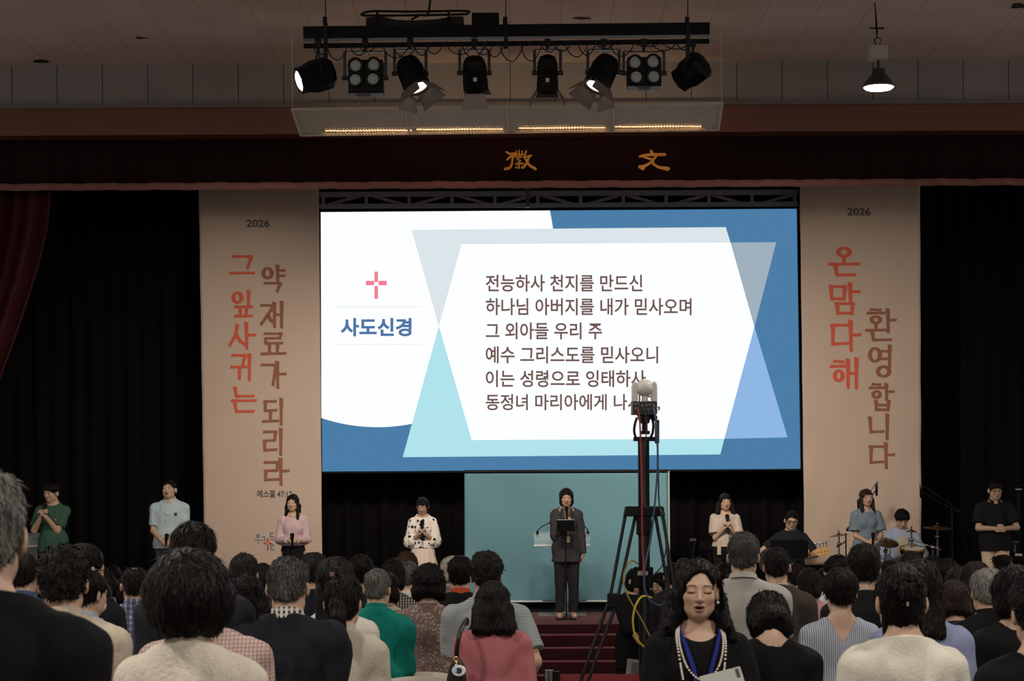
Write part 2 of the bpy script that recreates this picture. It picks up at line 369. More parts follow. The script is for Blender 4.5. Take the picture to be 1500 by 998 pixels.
# ------------------------------------------------------------------ LED screen
LD = 27.6
scr = thing('led_screen', 'large lit screen with Korean creed text over a blue and white slide', 'screen', P(820, 691, LD))
b = MB(); c4 = [P(470, 311, LD), P(1167, 306, LD), P(1172.5, 687, LD), P(472, 691, LD)]
fr = [P(468, 308.5, LD), P(1169, 303.5, LD), P(1175, 689.5, LD), P(470, 693.5, LD)]
b.prism([p + Vector((0, 0.02, 0)) for p in fr], (0, 0.12, 0)); b.build('cabinet', BLACK, scr, smooth=False)
def flat(name, poly, col, dy, st=1.0):
    mb = MB(); mb.prism([P(x, y, LD) - Vector((0, dy, 0)) for x, y in poly], (0, 0.003, 0)); return mb.build(name, emit(col, st), scr, smooth=False)
flat('blue_field', [(470, 311), (1167, 306), (1172.5, 687), (472, 691)], '4b7da7', 0.000)
circ = [(470, 311), (804, 308.6)]
a0 = math.atan2(308.6 - 367, 804 - 553)
a1 = math.atan2(612 - 367, 471 - 553)
for i in range(61):
    a = a0 + (a1 - a0) * i / 60; circ.append((553 + 259 * math.cos(a), 367 + 259 * math.sin(a)))
flat('white_disc', circ, 'fdfeff', 0.004)
flat('parallelogram', [(603, 337), (1063, 333), (1070, 355.5), (676, 358), (643, 478)], 'dbe5ea', 0.008)
flat('triangle', [(1070, 355.5), (1137, 355), (1105, 479)], 'a0b0bd', 0.008)
flat('triangle', [(1105, 479), (1153.5, 641), (1061, 643)], '8fb7e4', 0.008)
flat('lower_band', [(643, 478), (691, 645), (1061, 643), (1055, 666), (590, 670)], 'b0e3ec', 0.008)
flat('text_panel', [(676, 358), (1070, 355.5), (1105, 479), (1061, 643), (691, 645), (643, 478)], 'fdfeff', 0.010)
TXT = emit('6e5550'); LB = emit('4c76a6'); PK = emit('f08098')
for y, x1, sx in ((415, 941, '전능하사 천지를 만드신'), (449.5, 1013, '하나님 아버지를 내가 믿사오며'), (485, 882, '그 외아들 우리 주'), (520, 964, '예수 그리스도를 믿사오니'), (555, 946, '이는 성령으로 잉태하사'), (590, 967, '동정녀 마리아에게 나시고,')):
    text('lyric_line', sx, (711.5, y - 12.5, x1, y + 12.5), LD - 0.012, TXT, scr, 0.016, 0.004)
text('title_text', '사도신경', (499, 466, 603, 493), LD - 0.012, LB, scr, 0.032, 0.004)
b = MB()
for x0, y0, x1, y1 in ((548.5, 398, 553.7, 413.5), (548.5, 419, 553.7, 438), (536, 411.5, 548, 418), (554.5, 411.5, 566.5, 418)):
    b.prism([P(x, y, LD - 0.012) for x, y in ((x0, y0), (x1, y0), (x1, y1), (x0, y1))], (0, 0.003, 0))
b.build('cross_emblem', PK, scr, smooth=False)
for yy in (449.5, 504.5):
    flat('rule', [(488, yy), (617, yy - 0.6), (617, yy + 0.4), (488, yy + 1)], 'e6edf4', 0.007)
# truss above the screen
tr = thing('lattice_truss', 'dark grey steel lattice truss running above the screen', 'truss', P(820, 305, LD))
MT = mat('88898c', 0.5, 0.2)
for py, w in ((284, 0.07), (301, 0.06)):
    b = MB(); b.bar(P(468, py + 1.5, LD), P(1168, py - 2, LD), w); b.build('chord', MT, tr, smooth=False)
xs = list(np.linspace(474, 1164, 12)); b = MB()
for i, x in enumerate(xs):
    b.bar(P(x, 283, LD), P(x, 302, LD), 0.045)
    if i < 11:
        if i % 2: b.bar(P(x + 4, 286, LD + 0.03), P(xs[i + 1] - 4, 301, LD + 0.03), 0.04)
        else: b.bar(P(x + 4, 301, LD + 0.03), P(xs[i + 1] - 4, 286, LD + 0.03), 0.04)
b.build('lattice', MT, tr, smooth=False)
b = MB(); b.bar(P(773, 304, LD - 0.25), (P(773, 262, LD).x, LD - .25, 7.77), 0.05); b.bar(P(500, 284, LD), (P(500, 284, LD).x, LD, 7.77), .03); b.bar(P(1140, 284, LD), (P(1140, 284, LD).x, LD, 7.77), .03); b.build('hanger', mat('55575a', 0.5, 0.3), tr, smooth=False)
# ------------------------------------------------------------------ banners with brushed lettering
STK = {  # strokes of each letter in a unit box, y up; 'o' = ring
 'ㄱ': [[(0, .95), (1, .95), (.8, 0)]], 'ㄴ': [[(.02, 1), (.1, .08), (1, .12)]], 'ㄷ': [[(0, .93), (.95, .95)], [(.1, .95), (.1, .08), (1, .14)]],
 'ㄹ': [[(.02, .94), (.93, .96), (.88, .54)], [(.9, .54), (.1, .5), (.1, .06), (1, .1)]], 'ㅁ': [[(.05, 1), (.12, 0)], [(.05, .93), (.93, .95), (.88, 0)], [(.1, .08), (.9, .08)]],
 'ㅂ': [[(.1, 1), (.14, 0)], [(.9, 1), (.86, 0)], [(.1, .55), (.9, .55)], [(.12, .06), (.88, .06)]], 'ㅅ': [[(.5, 1), (.4, .5), (0, 0)], [(.42, .55), (.7, .2), (1, .05)]],
 'ㅈ': [[(0, .95), (.95, .95), (.5, .45), (0, 0)], [(.5, .5), (.75, .2), (1, .05)]], 'ㅍ': [[(0, .95), (1, .95)], [(.3, .9), (.34, .08)], [(.7, .9), (.66, .08)], [(0, .04), (1, .08)]],
 'ㅇ': ['o'], 'ㅎ': [[(.2, .98), (.78, .95)], [(0, .74), (1, .76)], ('o', .12, .0, .88, .6)],
 'ㅏ': [[(.3, 1), (.36, 0)], [(.36, .52), (1, .54)]], 'ㅑ': [[(.3, 1), (.36, 0)], [(.36, .68), (1, .7)], [(.36, .36), (1, .38)]], 'ㅣ': [[(.5, 1), (.5, 0)]],
 'ㅐ': [[(.15, .96), (.2, .02)], [(.85, 1), (.85, 0)], [(.2, .5), (.85, .5)]], 'ㅕ': [[(.8, 1), (.8, 0)], [(0, .72), (.8, .72)], [(0, .35), (.8, .37)]],
 'ㅡ': [[(0, .5), (1, .55)]], 'ㅗ': [[(.5, 1), (.5, .2)], [(0, .1), (1, .16)]], 'ㅛ': [[(.32, 1), (.34, .15)], [(.66, 1), (.66, .15)], [(0, .1), (1, .16)]],
 'ㅜ': [[(0, .9), (1, .94)], [(.55, .9), (.55, 0)]]}
GL = {'그': [('ㄱ', .1, .35, .9, 1), ('ㅡ', 0, 0, 1, .2)], '잎': [('ㅇ', .02, .48, .62, .98), ('ㅣ', .7, .45, 1, 1), ('ㅍ', .2, 0, 1, .4)], '사': [('ㅅ', 0, .12, .6, .92), ('ㅏ', .5, 0, 1, 1)],
 '귀': [('ㄱ', .05, .55, .66, .98), ('ㅜ', 0, 0.05, .72, .55), ('ㅣ', .72, 0, 1, 1)], '는': [('ㄴ', .12, .62, .9, 1), ('ㅡ', 0, .38, 1, .56), ('ㄴ', .12, 0, .9, .36)],
 '약': [('ㅇ', 0, .45, .55, .95), ('ㅑ', .56, .38, 1, 1), ('ㄱ', .15, 0, .82, .34)], '재': [('ㅈ', 0, .12, .6, .9), ('ㅐ', .52, 0, 1, 1)], '료': [('ㄹ', .1, .5, .86, 1), ('ㅛ', 0, 0, 1, .5)],
 '가': [('ㄱ', 0, .1, .6, .92), ('ㅏ', .5, 0, 1, 1)], '되': [('ㄷ', .06, .5, .64, .92), ('ㅗ', 0, .08, .72, .5), ('ㅣ', .74, 0, 1, 1)], '리': [('ㄹ', 0, .12, .64, .92), ('ㅣ', .72, 0, 1, 1)],
 '라': [('ㄹ', 0, .14, .6, .9), ('ㅏ', .52, 0, 1, 1)], '온': [('ㅇ', .22, .6, .78, 1), ('ㅗ', 0, .36, 1, .64), ('ㄴ', .2, 0, .88, .32)], '맘': [('ㅁ', 0, .46, .54, .92), ('ㅏ', .54, .42, 1, 1), ('ㅁ', .2, 0, .82, .36)],
 '다': [('ㄷ', 0, .16, .62, .9), ('ㅏ', .52, 0, 1, 1)], '해': [('ㅎ', 0, .2, .58, .92), ('ㅐ', .55, 0, 1, 1)], '환': [('ㅎ', .05, .52, .62, 1), ('ㅗ', 0, .3, .68, .56), ('ㅏ', .62, .26, 1, 1), ('ㄴ', .2, 0, .84, .26)],
 '영': [('ㅇ', 0, .46, .6, .96), ('ㅕ', .5, .36, 1, 1), ('ㅇ', .32, 0, .98, .4)], '합': [('ㅎ', 0, .42, .58, 1), ('ㅏ', .56, .38, 1, 1), ('ㅂ', .2, 0, .86, .36)], '니': [('ㄴ', 0, .25, .68, .88), ('ㅣ', .72, 0, 1, 1)]}
def glyph(mb, ch, rect, d, w):
    """brush letter: tapering strokes with slanted heads, w = stroke width in pixels"""
    X0, Y0, X1, Y1 = rect
    def px(bx, u, v): return (X0 + (bx[0] + u * (bx[2] - bx[0])) * (X1 - X0), Y1 + (bx[1] + v * (bx[3] - bx[1])) * (Y0 - Y1))
    lay = [0]
    def plate(poly):
        lay[0] += 1; dd = d - 0.0004 * lay[0]
        mb.prism([P(x, y, dd) for x, y in poly], (0, 0.004, 0))
    for j, *bx in GL[ch]:
        for st in STK[j]:
            if st == 'o' or st[0] == 'o':
                q = (0.02, 0.02, .98, .98) if st == 'o' else st[1:]
                pa, pb = px(bx, q[0], q[1]), px(bx, q[2], q[3]); cx, cy = (pa[0] + pb[0]) / 2, (pa[1] + pb[1]) / 2; rx, ry = abs(pb[0] - pa[0]) / 2, abs(pb[1] - pa[1]) / 2
                n = 24; lay[0] += 1; dd = d - 0.0004 * lay[0]; outr = []; inr = []
                for i in range(n):
                    a = 2 * math.pi * i / n; ww = w * (0.85 + 0.25 * abs(math.cos(a)))
                    outr.append(P(cx + rx * math.cos(a), cy + ry * math.sin(a), dd)); inr.append(P(cx + max(rx - ww, rx * .3) * math.cos(a), cy + max(ry - ww * .8, ry * .3) * math.sin(a), dd))
                bk = Vector((0, 0.004, 0)); mb.add(outr + inr + [p + bk for p in outr] + [p + bk for p in inr],
                    [f for i in range(n) for f in ((i, (i + 1) % n, n + (i + 1) % n, n + i), (2 * n + i, 2 * n + (i + 1) % n, (i + 1) % n, i), (n + i, n + (i + 1) % n, 3 * n + (i + 1) % n, 3 * n + i))])
                continue
            pts = [px(bx, u, v) for u, v in st]
            for i in range(len(pts) - 1):
                (ax, ay), (bx_, by) = pts[i], pts[i + 1]; dx, dy = bx_ - ax, by - ay; L = math.hypot(dx, dy) or 1; dx, dy = dx / L, dy / L; nx_, ny = -dy, dx
                vert = abs(dy) > abs(dx); wa, wb = (w * 1.12, w * 0.9) if vert else (w * 0.8, w * 0.85)
                if not vert and abs(dy) > 0.45: wa, wb = w * 1.05, w * 0.75
                e = w * 0.35
                A1 = (ax - dx * e + nx_ * wa / 2, ay - dy * e + ny * wa / 2); A2 = (ax - nx_ * wa / 2 - dx * (e * 0.2), ay - ny * wa / 2 - dy * (e * 0.2))
                B1 = (bx_ + dx * e * 0.4 + nx_ * wb / 2, by + dy * e * 0.4 + ny * wb / 2); B2 = (bx_ + dx * e - nx_ * wb / 2 * 0.75, by + dy * e - ny * wb / 2 * 0.75)
                M1 = ((A1[0] + B1[0]) / 2 - nx_ * w * .06, (A1[1] + B1[1]) / 2 - ny * w * .06); M2 = ((A2[0] + B2[0]) / 2 + nx_ * w * .06, (A2[1] + B2[1]) / 2 + ny * w * .06)
                plate([A1, M1, B1, B2, M2, A2])
BD = 27.2
t_settle = []
def banner(name, label, tl, tr_, br, bl, seed):
    A = [P(x, y, BD) for x, y in (tl, tr_, br, bl)]
    def wave(u, v):
        edge = (abs(u - 0.5) * 2) ** 3
        return 0.006 * math.sin(u * 7 + v * 3 + ph[0]) + 0.010 * math.exp(-v * 6) * math.sin(u * 22 + ph[2]) + 0.012 * edge * math.sin(v * 30 + ph[3]) + 0.016 * math.exp(-(1 - v) * 5) * math.sin((u + v * 1.5) * 18 + ph[1])
    mid = (A[2] + A[3]) / 2
    t = thing(name, label, 'banner', mid); b = MB(); NX, NY = 40, 120; rng = random.Random(seed); ph = [rng.uniform(0, 6) for _ in range(4)]
    for j in range(NY + 1):
        for i in range(NX + 1):
            u, v = i / NX, j / NY; p = A[0] * (1 - u) * (1 - v) + A[1] * u * (1 - v) + A[2] * u * v + A[3] * (1 - u) * v
            p.y += wave(u, v); b.v.append(tuple(p))
    for j in range(NY):
        for i in range(NX): k = j * (NX + 1) + i; b.face((k, k + 1, k + NX + 2, k + NX + 1))
    o = b.build('cloth', mat('beaa99', 0.9, 0, 0.04, 1.5, 0.35, 2.2, (1, 1, 0.6), 0.1), t); o.modifiers.new('t', 'SOLIDIFY').thickness = 0.004
    b = MB(); b.bar(A[0] + Vector((-.03, .03, 0)), A[1] + Vector((.03, .03, 0)), 0.035); b.build('rod', mat('8d7b70', 0.6), t)
    for k in (0, 1):
        b = MB(); q = A[k] * .93 + A[1 - k] * .07 + Vector((0, .03, 0)); b.cyl(q, (q.x, q.y, 7.77), 0.006, n=6); b.build('cord', BLACKM, t)
    def settle():
        for o in t.children:
            if o.name.split('.')[0] in ('cloth', 'rod', 'cord'): continue
            for vv in o.data.vertices:
                w_ = vv.co + ORG[t.name]; u = (w_.x - A[0].x) / (A[1].x - A[0].x); v = (A[0].z - w_.z) / (A[0].z - A[3].z); vv.co.y += wave(u, v)
    t_settle.append(settle)
    return t
RED = mat('c8583f', 0.85); BRN = mat('8d5a44', 0.85); GRY = mat('4f5158', 0.85)
TD_ = BD - 0.008
bl_ = banner('hanging_banner', 'tall cream banner left of the screen with red and brown Korean verse', (291, 273), (467, 268), (472, 834), (300, 838), 3)
for ch, r in (('그', (337, 375, 372, 403)), ('잎', (338, 426, 369, 464)), ('사', (336.5, 473, 374, 511)), ('귀', (338.5, 519, 370, 557)), ('는', (339.5, 568, 375, 604))): b = MB(); glyph(b, ch, r, TD_, 5.4); b.build('letter', RED, bl_, smooth=False)
for ch, r in (('약', (382.5, 389, 417, 427)), ('재', (382.5, 442, 415, 480)), ('료', (383, 488, 418.5, 520)), ('가', (383, 530, 418.5, 568)), ('되', (385, 584, 416, 622)), ('리', (386, 628, 415.5, 666)), ('라', (387, 672, 423, 710))): b = MB(); glyph(b, ch, r, TD_, 5.4); b.build('letter', BRN, bl_, smooth=False)
text('year', '2026', (361, 322, 395, 333), TD_, GRY, bl_, 0.02); text('verse_reference', '에스겔 47:12', (376.5, 718, 428, 729), TD_, GRY, bl_, 0.012)
# the small emblem at the foot: a ring, grey-blue bracket letters and a red cross
LOGO = mat('6f7686', 0.85); b = MB()
def bar_px(mb, x0, y0, x1, y1, d, m=0): mb.prism([P(x, y, d) for x, y in ((x0, y0), (x1, y0), (x1, y1), (x0, y1))], (0, 0.004, 0), m)
ring = [(377.8 + 2.6 * math.cos(i * math.pi / 8), 785.2 + 2.6 * math.sin(i * math.pi / 8)) for i in range(16)]
b.prism([P(x, y, TD_) for x, y in ring], (0, .004, 0))
for q in ((373.5, 790.6, 382.5, 792), (377.4, 793.5, 379.2, 797), (384, 786, 388.5, 787.6), (386.8, 786, 388.5, 793), (383.5, 791.5, 386, 793), (395, 780.5, 401, 782.2), (395, 780.5, 396.8, 787.5), (395, 785.8, 401, 787.5), (395.5, 789.8, 401.5, 791.2), (396, 797.5, 401, 799), (396, 797.5, 397.6, 806), (396, 804.4, 401.3, 806), (399.8, 797.5, 401.3, 801.5)): bar_px(b, *q, TD_)
b.build('emblem', LOGO, bl_, smooth=False); b = MB()
for q in ((391, 789, 393.2, 794.6), (391, 797.6, 393.2, 806), (386, 795, 390.6, 797.2), (393.6, 795, 398.2, 797.2)): bar_px(b, *q, TD_ - 0.004)
b.build('emblem_cross', mat('c4393c', 0.85), bl_, smooth=False)
br_ = banner('hanging_banner', 'tall cream banner right of the screen with red and brown Korean greeting', (1171.5, 266), (1347.5, 265), (1349.5, 824), (1178.5, 828), 9)
for ch, r in (('온', (1214.6, 361, 1258, 404)), ('맘', (1216, 415, 1259, 460)), ('다', (1217.5, 470, 1260.5, 514)), ('해', (1217, 525, 1257.5, 569))): b = MB(); glyph(b, ch, r, TD_, 6.2); b.build('letter', RED, br_, smooth=False)
for ch, r in (('환', (1268.5, 453, 1312, 499)), ('영', (1271, 506, 1307, 554)), ('합', (1274, 562.5, 1309, 601)), ('니', (1274, 607, 1304, 644)), ('다', (1274, 649, 1309.5, 686))): b = MB(); glyph(b, ch, r, TD_, 5.6); b.build('letter', BRN, br_, smooth=False)
text('year', '2026', (1241, 305, 1275.5, 316), TD_, GRY, br_, 0.02)
for f_ in t_settle: f_()
# teal cloth backdrop behind the speaker
BK = 26.35
t = thing('cloth_backdrop', 'plain teal cloth backdrop hung under the screen behind the speaker', 'backdrop', P(829, 881, BK))
b = MB(); NX, NY = 80, 50; A = [P(x, y, BK) for x, y in ((680.5, 694, ), (977.5, 693), (979, 880), (681, 882))]
for j in range(NY + 1):
    for i in range(NX + 1):
        u, v = i / NX, j / NY; p = A[0] * (1 - u) * (1 - v) + A[1] * u * (1 - v) + A[2] * u * v + A[3] * (1 - u) * v
        p.y += 0.02 * math.sin(u * 9 + v * 7) * v + 0.012 * math.sin(u * 14 - v * 9) ; b.v.append(tuple(p))
for j in range(NY):
    for i in range(NX): k = j * (NX + 1) + i; b.face((k, k + 1, k + NX + 2, k + NX + 1))
o = b.build('cloth', mat('68929c', 0.85, 0, 0.05, 2.0, 0.3, 3.5, (1, 1, 1), 0.15), t); o.modifiers.new('t', 'SOLIDIFY').thickness = 0.004
b = MB(); b.bar(P(680, 690.5, BK), P(979.5, 689.5, BK), 0.03); b.build('top_rail', BLACKM, t)
b = MB(); b.bar(P(680.5, 881.5, BK), P(979.5, 880, BK), 0.022); b.build('hem_weight', mat('d8e0e0', 0.6), t)
b = MB(); b.bar(P(979.3, 690, BK), P(980.8, 900, BK), 0.022); b.build('edge_pole', mat('9aa6a6', 0.5), t)
b = MB(); b.bar(P(681, 690, BK + .05), P(681, 902, BK + .05), 0.022); b.build('edge_pole', BLACKM, t)
# ------------------------------------------------------------------ lighting pipe and lanterns
TD = 19.5
def Q(px, py, dd=0.0): return P(px, py, TD + dd)
bar = thing('lighting_bar', 'long black hanging bar carrying the row of stage lanterns', 'lighting bar', Q(742, 68))
b = MB(); b.bar(Q(445, 49.5), Q(1039, 43.5), 0.11, 0.12); b.build('trunking', BLACK, bar, smooth=False)
b = MB(); b.cyl(Q(445, 67.5), Q(1039, 60.5), 0.024); b.build('pipe', BLACK, bar)
for x, y1 in ((477, 98), (741, 72), (1007.5, 98)):
    b = MB(); b.bar(Q(x, 34, -.07), Q(x, y1, -.07), 0.03, 0.04); b.cyl(Q(x - 1, 25, -.07), Q(x - 1, 36, -.07), 0.022); b.build('bracket', BLACKM, bar, smooth=False)
    b = MB(); b.cyl(Q(x, 27, -.07), (Q(x, 0, -.07).x, TD - .07, ZCEIL - .004), 0.006, n=6); b.build('suspension_wire', BLACKM, bar)
def lantern_common(t, x, w, ytop, ypiv, mat_=BLACK):
    """yoke with clamp"""
    b = MB(); b.bar(Q(x - w / 2, ytop), Q(x + w / 2, ytop), 0.03, 0.012)
    for sx in (-1, 1):
        b.bar(Q(x + sx * w / 2, ytop), Q(x + sx * w / 2, ypiv), 0.012, 0.03); b.cyl(Q(x + sx * (w / 2 + 4), ypiv), Q(x + sx * (w / 2 - 4), ypiv), 0.022)
    b.build('yoke', mat('2a2a2b', 0.4, 0.5), t, smooth=False)
    b = MB(); b.box(Q(x, 63.5), (0.06, 0.07, 0.075)); b.cyl(Q(x, 66), Q(x, ytop), 0.014); b.build('clamp', BLACKM, t, smooth=False)
def blinder(cx, x0, y0, x1, y1, lens, label):
    t = thing('blinder_lamp', label, 'stage light', Q(cx, y1), 'four-lens lamps on the lighting bar')
    lantern_common(t, cx, x1 - x0 + 9, 76, (y0 + y1) / 2 + 3)
    b = MB(); c0 = (Q(x0, y0) + Q(x1, y1)) / 2; b.box(c0 + Vector((0, .1, 0)), (S(x1 - x0, TD), 0.2, S(y1 - y0, TD))); b.build('housing', BLACK, t, smooth=False, bevel=0.012)
    b = MB()
    for x, y in lens: b.lathe([(0.068, 0), (0.075, .02), (0.075, .05), (.062, .05), (.06, .012)], Q(x, y, 0.01), (0, -1, 0), 20, ring=True)
    b.build('lens_ring', BLACKM, t)
    for x, y in lens:
        b = MB(); b.lathe([(0.058, 0.0), (0.054, 0.012), (0.035, 0.022), (0.01, 0.027)], Q(x, y, -0.012), (0, -1, 0), 20); b.build('lens', mat('8d9290', 0.25, 0, 0, 8, 0.4, 160), t)
    b = MB(); b.prism([Q(x0 + 10, y1), Q(x1 - 14, y1), Q(x1 - 20, y1 + 5), Q(x0 + 18, y1 + 5)], (0, .1, 0)); b.build('bracket', mat('3b3634', 0.6), t, smooth=False)
blinder(535, 510, 87, 561, 136, ((521, 96.5), (547.5, 95.5), (520.5, 117), (546.5, 116)), 'black four-lens blinder lamp, the one further left on the lighting bar')
blinder(943, 919, 83, 969, 126, ((930, 92), (956.5, 91), (932, 113), (957.5, 112.5)), 'black four-lens blinder lamp, the one further right on the lighting bar')
def fresnel(cx, top, tip, width, label, doors, lit=False, depth=0.12):
    """spot lantern: domed cylinder from pixel top to pixel tip, tip leaning towards the stage"""
    a, e = Q(*top, -depth / 2), Q(*tip, depth); d = (e - a).normalized(); L = (e - a).length; r = S(width, TD) / 2
    t = thing('fresnel_spot', label, 'stage light', Q(cx, tip[1]), 'spot lanterns on the lighting bar')
    mid = (a + e) / 2; ym = (top[1] + tip[1]) / 2
    lantern_common(t, cx, width + 8, 73, ym)
    b = MB(); b.lathe([(r * .35, 0), (r * .75, .02), (r * .95, .07), (r, .12), (r, L * .72), (r * 1.06, L * .74), (r * 1.06, L), (r * .9, L), (r * .88, L - .03)], a, d, 28); b.build('housing', BLACK, t)
    b = MB(); x, y, z = axes(d)
    for k in range(5): b.lathe([(r * .98, 0), (r * 1.05, .004), (r * 1.05, .008), (r * .98, .012)], a + d * (.12 + k * .035), d, 28)
    b.build('cooling_fins', BLACKM, t)
    b = MB(); b.lathe([(r * .86, 0), (r * .8, .015), (r * .5, .03), (r * .1, .036)], a + d * (L - .03), d, 24); b.build('lens', emit('fff2dc', 2.5) if lit else mat('6f6f6c', 0.2), t)
    for k in doors:
        q = {0: x, 1: y, 2: -x, 3: -y}[k]; o2 = z.cross(q); rim = a + d * L + q * r * 1.02; far = rim + d * .13 + q * .07
        b = MB(); b.prism([rim - o2 * r * .8, rim + o2 * r * .8, far + o2 * r * 1.15, far - o2 * r * 1.15], q * 0.004); b.build('barn_door', mat('6e6361', 0.45, 0.2), t, smooth=False)
    b = MB(); b.box(Q((top[0] * .35 + tip[0] * .65), top[1] * .3 + tip[1] * .7, -depth / 2 - r * .55), (0.035, 0.01, 0.04)); b.build('rating_plate', mat('a8a397', 0.5), t, smooth=False)
fresnel(601, (594, 86), (612, 130), 38, 'black spot lantern with a lit lens tilted to the right, third lamp on the bar', (0, 1, 2, 3), True, -0.06)
fresnel(695, (694, 83), (697, 131), 35, 'black spot lantern hanging straight, first to the right of the tilted lit one', (1, 3))
fresnel(802, (802, 81), (802, 133), 30, 'slim black spot lantern pointing straight down the middle of the bar', (0, 2, 3))
fresnel(884, (893, 84), (873, 128), 38, 'black spot lantern with a lit lens tilted to the left beside a blinder', (0, 1, 2, 3), True, -0.06)
def profile(cx, ca, cb, w, label, lens=False):
    a, e = (Q(*ca, .06), Q(*cb, -.06)) if lens else (Q(*ca, -.05), Q(*cb, .12)); d = (e - a).normalized(); L = (e - a).length; r = S(w, TD) / 2
    t = thing('profile_spot', label, 'stage light', Q(cx, max(ca[1], cb[1]) + 12), 'wash lamps at the ends of the bar')
    b = MB(); b.lathe([(r * .3, 0), (r * .8, .02), (r, .06), (r, L * .6), (r * .82, L * .8), (r * .82, L), (r * .7, L), (r * .68, L - .02)], a, d, 8); b.build('housing', BLACK, t, angle=20)
    x, y, z = axes(d); m_ = (a + e) / 2
    b = MB()
    for sx in (-1, 1): b.bar(m_ + x * r * 1.1 * sx, Q(cx, 78) + x * .04 * sx, 0.012, 0.03)
    b.build('yoke', mat('2a2a2b', 0.4, 0.5), t, smooth=False)
    b = MB(); b.box(Q(cx, 64), (0.06, 0.07, 0.08)); b.cyl(Q(cx, 64), Q(cx, 80), 0.014); b.build('clamp', BLACKM, t, smooth=False)
    b = MB(); b.lathe([(r * .66, 0), (r * .5, .02), (r * .1, .03)], a + d * (L - .02), d, 20); b.build('lens', emit('fff6e8', 4.0) if lens else mat('6f6f6c', 0.2), t)
    b = MB(); b.sphere(m_ + x * r * 1.15, .022); b.sphere(m_ - x * r * 1.15, .022); b.build('tilt_knob', BLACKM, t)
profile(466, (489, 104), (437, 119), 48, 'black wash lamp glowing white at the far left end of the bar', True)
profile(1015, (1033, 90), (995, 119), 46, 'black wash lamp turned away at the far right end of the bar')
# winch roll and box on top of the bar
t = thing('cable_tray', 'black tray of rolled cable lying on top of the lighting bar', 'cable tray', Q(605, 41))
b = MB(); b.tube(arc_pts([Q(528, 21), Q(545, 16.5), Q(600, 17), Q(680, 16), Q(685, 19), Q(675, 21), Q(600, 22.5), Q(535, 23)], 6), 0.012, closed=True); b.build('rim', BLACKM, t)
b = MB(); b.prism([Q(536, 41), Q(536, 26), Q(560, 24), Q(580, 29), Q(605, 30), Q(640, 28), Q(660, 24), Q(679, 24), Q(680, 40)], (0, .3, 0)); b.build('cable_roll', mat('0e0e0f', 0.8, 0, 0, 8, 0.8, 30), t, smooth=False)
b = MB(); b.bar(Q(553, 41), Q(553, 18), 0.1, 0.02); b.bar(Q(657, 39), Q(657, 17), 0.1, 0.02); b.build('strap', BLACK, t, smooth=False)
b = MB(); b.prism([Q(691, 39.5), Q(691, 18), Q(731, 18), Q(731, 39)], (0, .25, 0)); tag(b.build('control_box', BLACK, smooth=False, bevel=.01), 'plain black box on the bar beside the cable tray', 'box')
rng = random.Random(4)
for i in range(24):
    x = 462 + i * 23 + rng.uniform(-8, 8); w = rng.uniform(22, 46); dr = rng.uniform(6, 22) if i not in (12, 13) else 26
    b = MB(); yb = 67.5 - (x - 445) / 594 * 7
    b.tube(arc_pts([Q(x, yb - 2, -.03), Q(x + w * .2, yb + dr * .7, -.04 - .03 * rng.random()), Q(x + w * .55, yb + dr, -.05), Q(x + w * .85, yb + dr * .5, -.03), Q(x + w, yb - 3, -.03)], 6), 0.006, 6)
    tag(b.build('power_cable', RUBBER), 'thin black power cable looping below the lighting bar', 'cable', 'cables looped on the lighting bar')
for i, (x0, x1) in enumerate(((455, 600), (600, 745), (750, 880), (880, 1035))):
    pts = []
    for k in range(25):
        x = x0 + (x1 - x0) * k / 24; a = k * 1.9; yb = 67.5 - (x - 445) / 594 * 7; pts.append(Q(x, yb + 3.5 * math.sin(a), .035 * math.cos(a)))
    b = MB(); b.tube(arc_pts(pts, 4), 0.007, 6); tag(b.build('power_cable', RUBBER), 'thin black cable twisted round the lighting bar pipe', 'cable', 'cables wound round the pipe')
b = MB(); b.tube(arc_pts([Q(602, 29, .1), Q(615, 22, .1), (Q(628, 10).x, TD + .1, Q(628, 10).z), (Q(632, -30).x, TD + .1, ZCEIL)], 6), 0.012, 8); tag(b.build('feed_cable', RUBBER), 'thick black feed cable rising from the cable tray to the ceiling', 'cable')
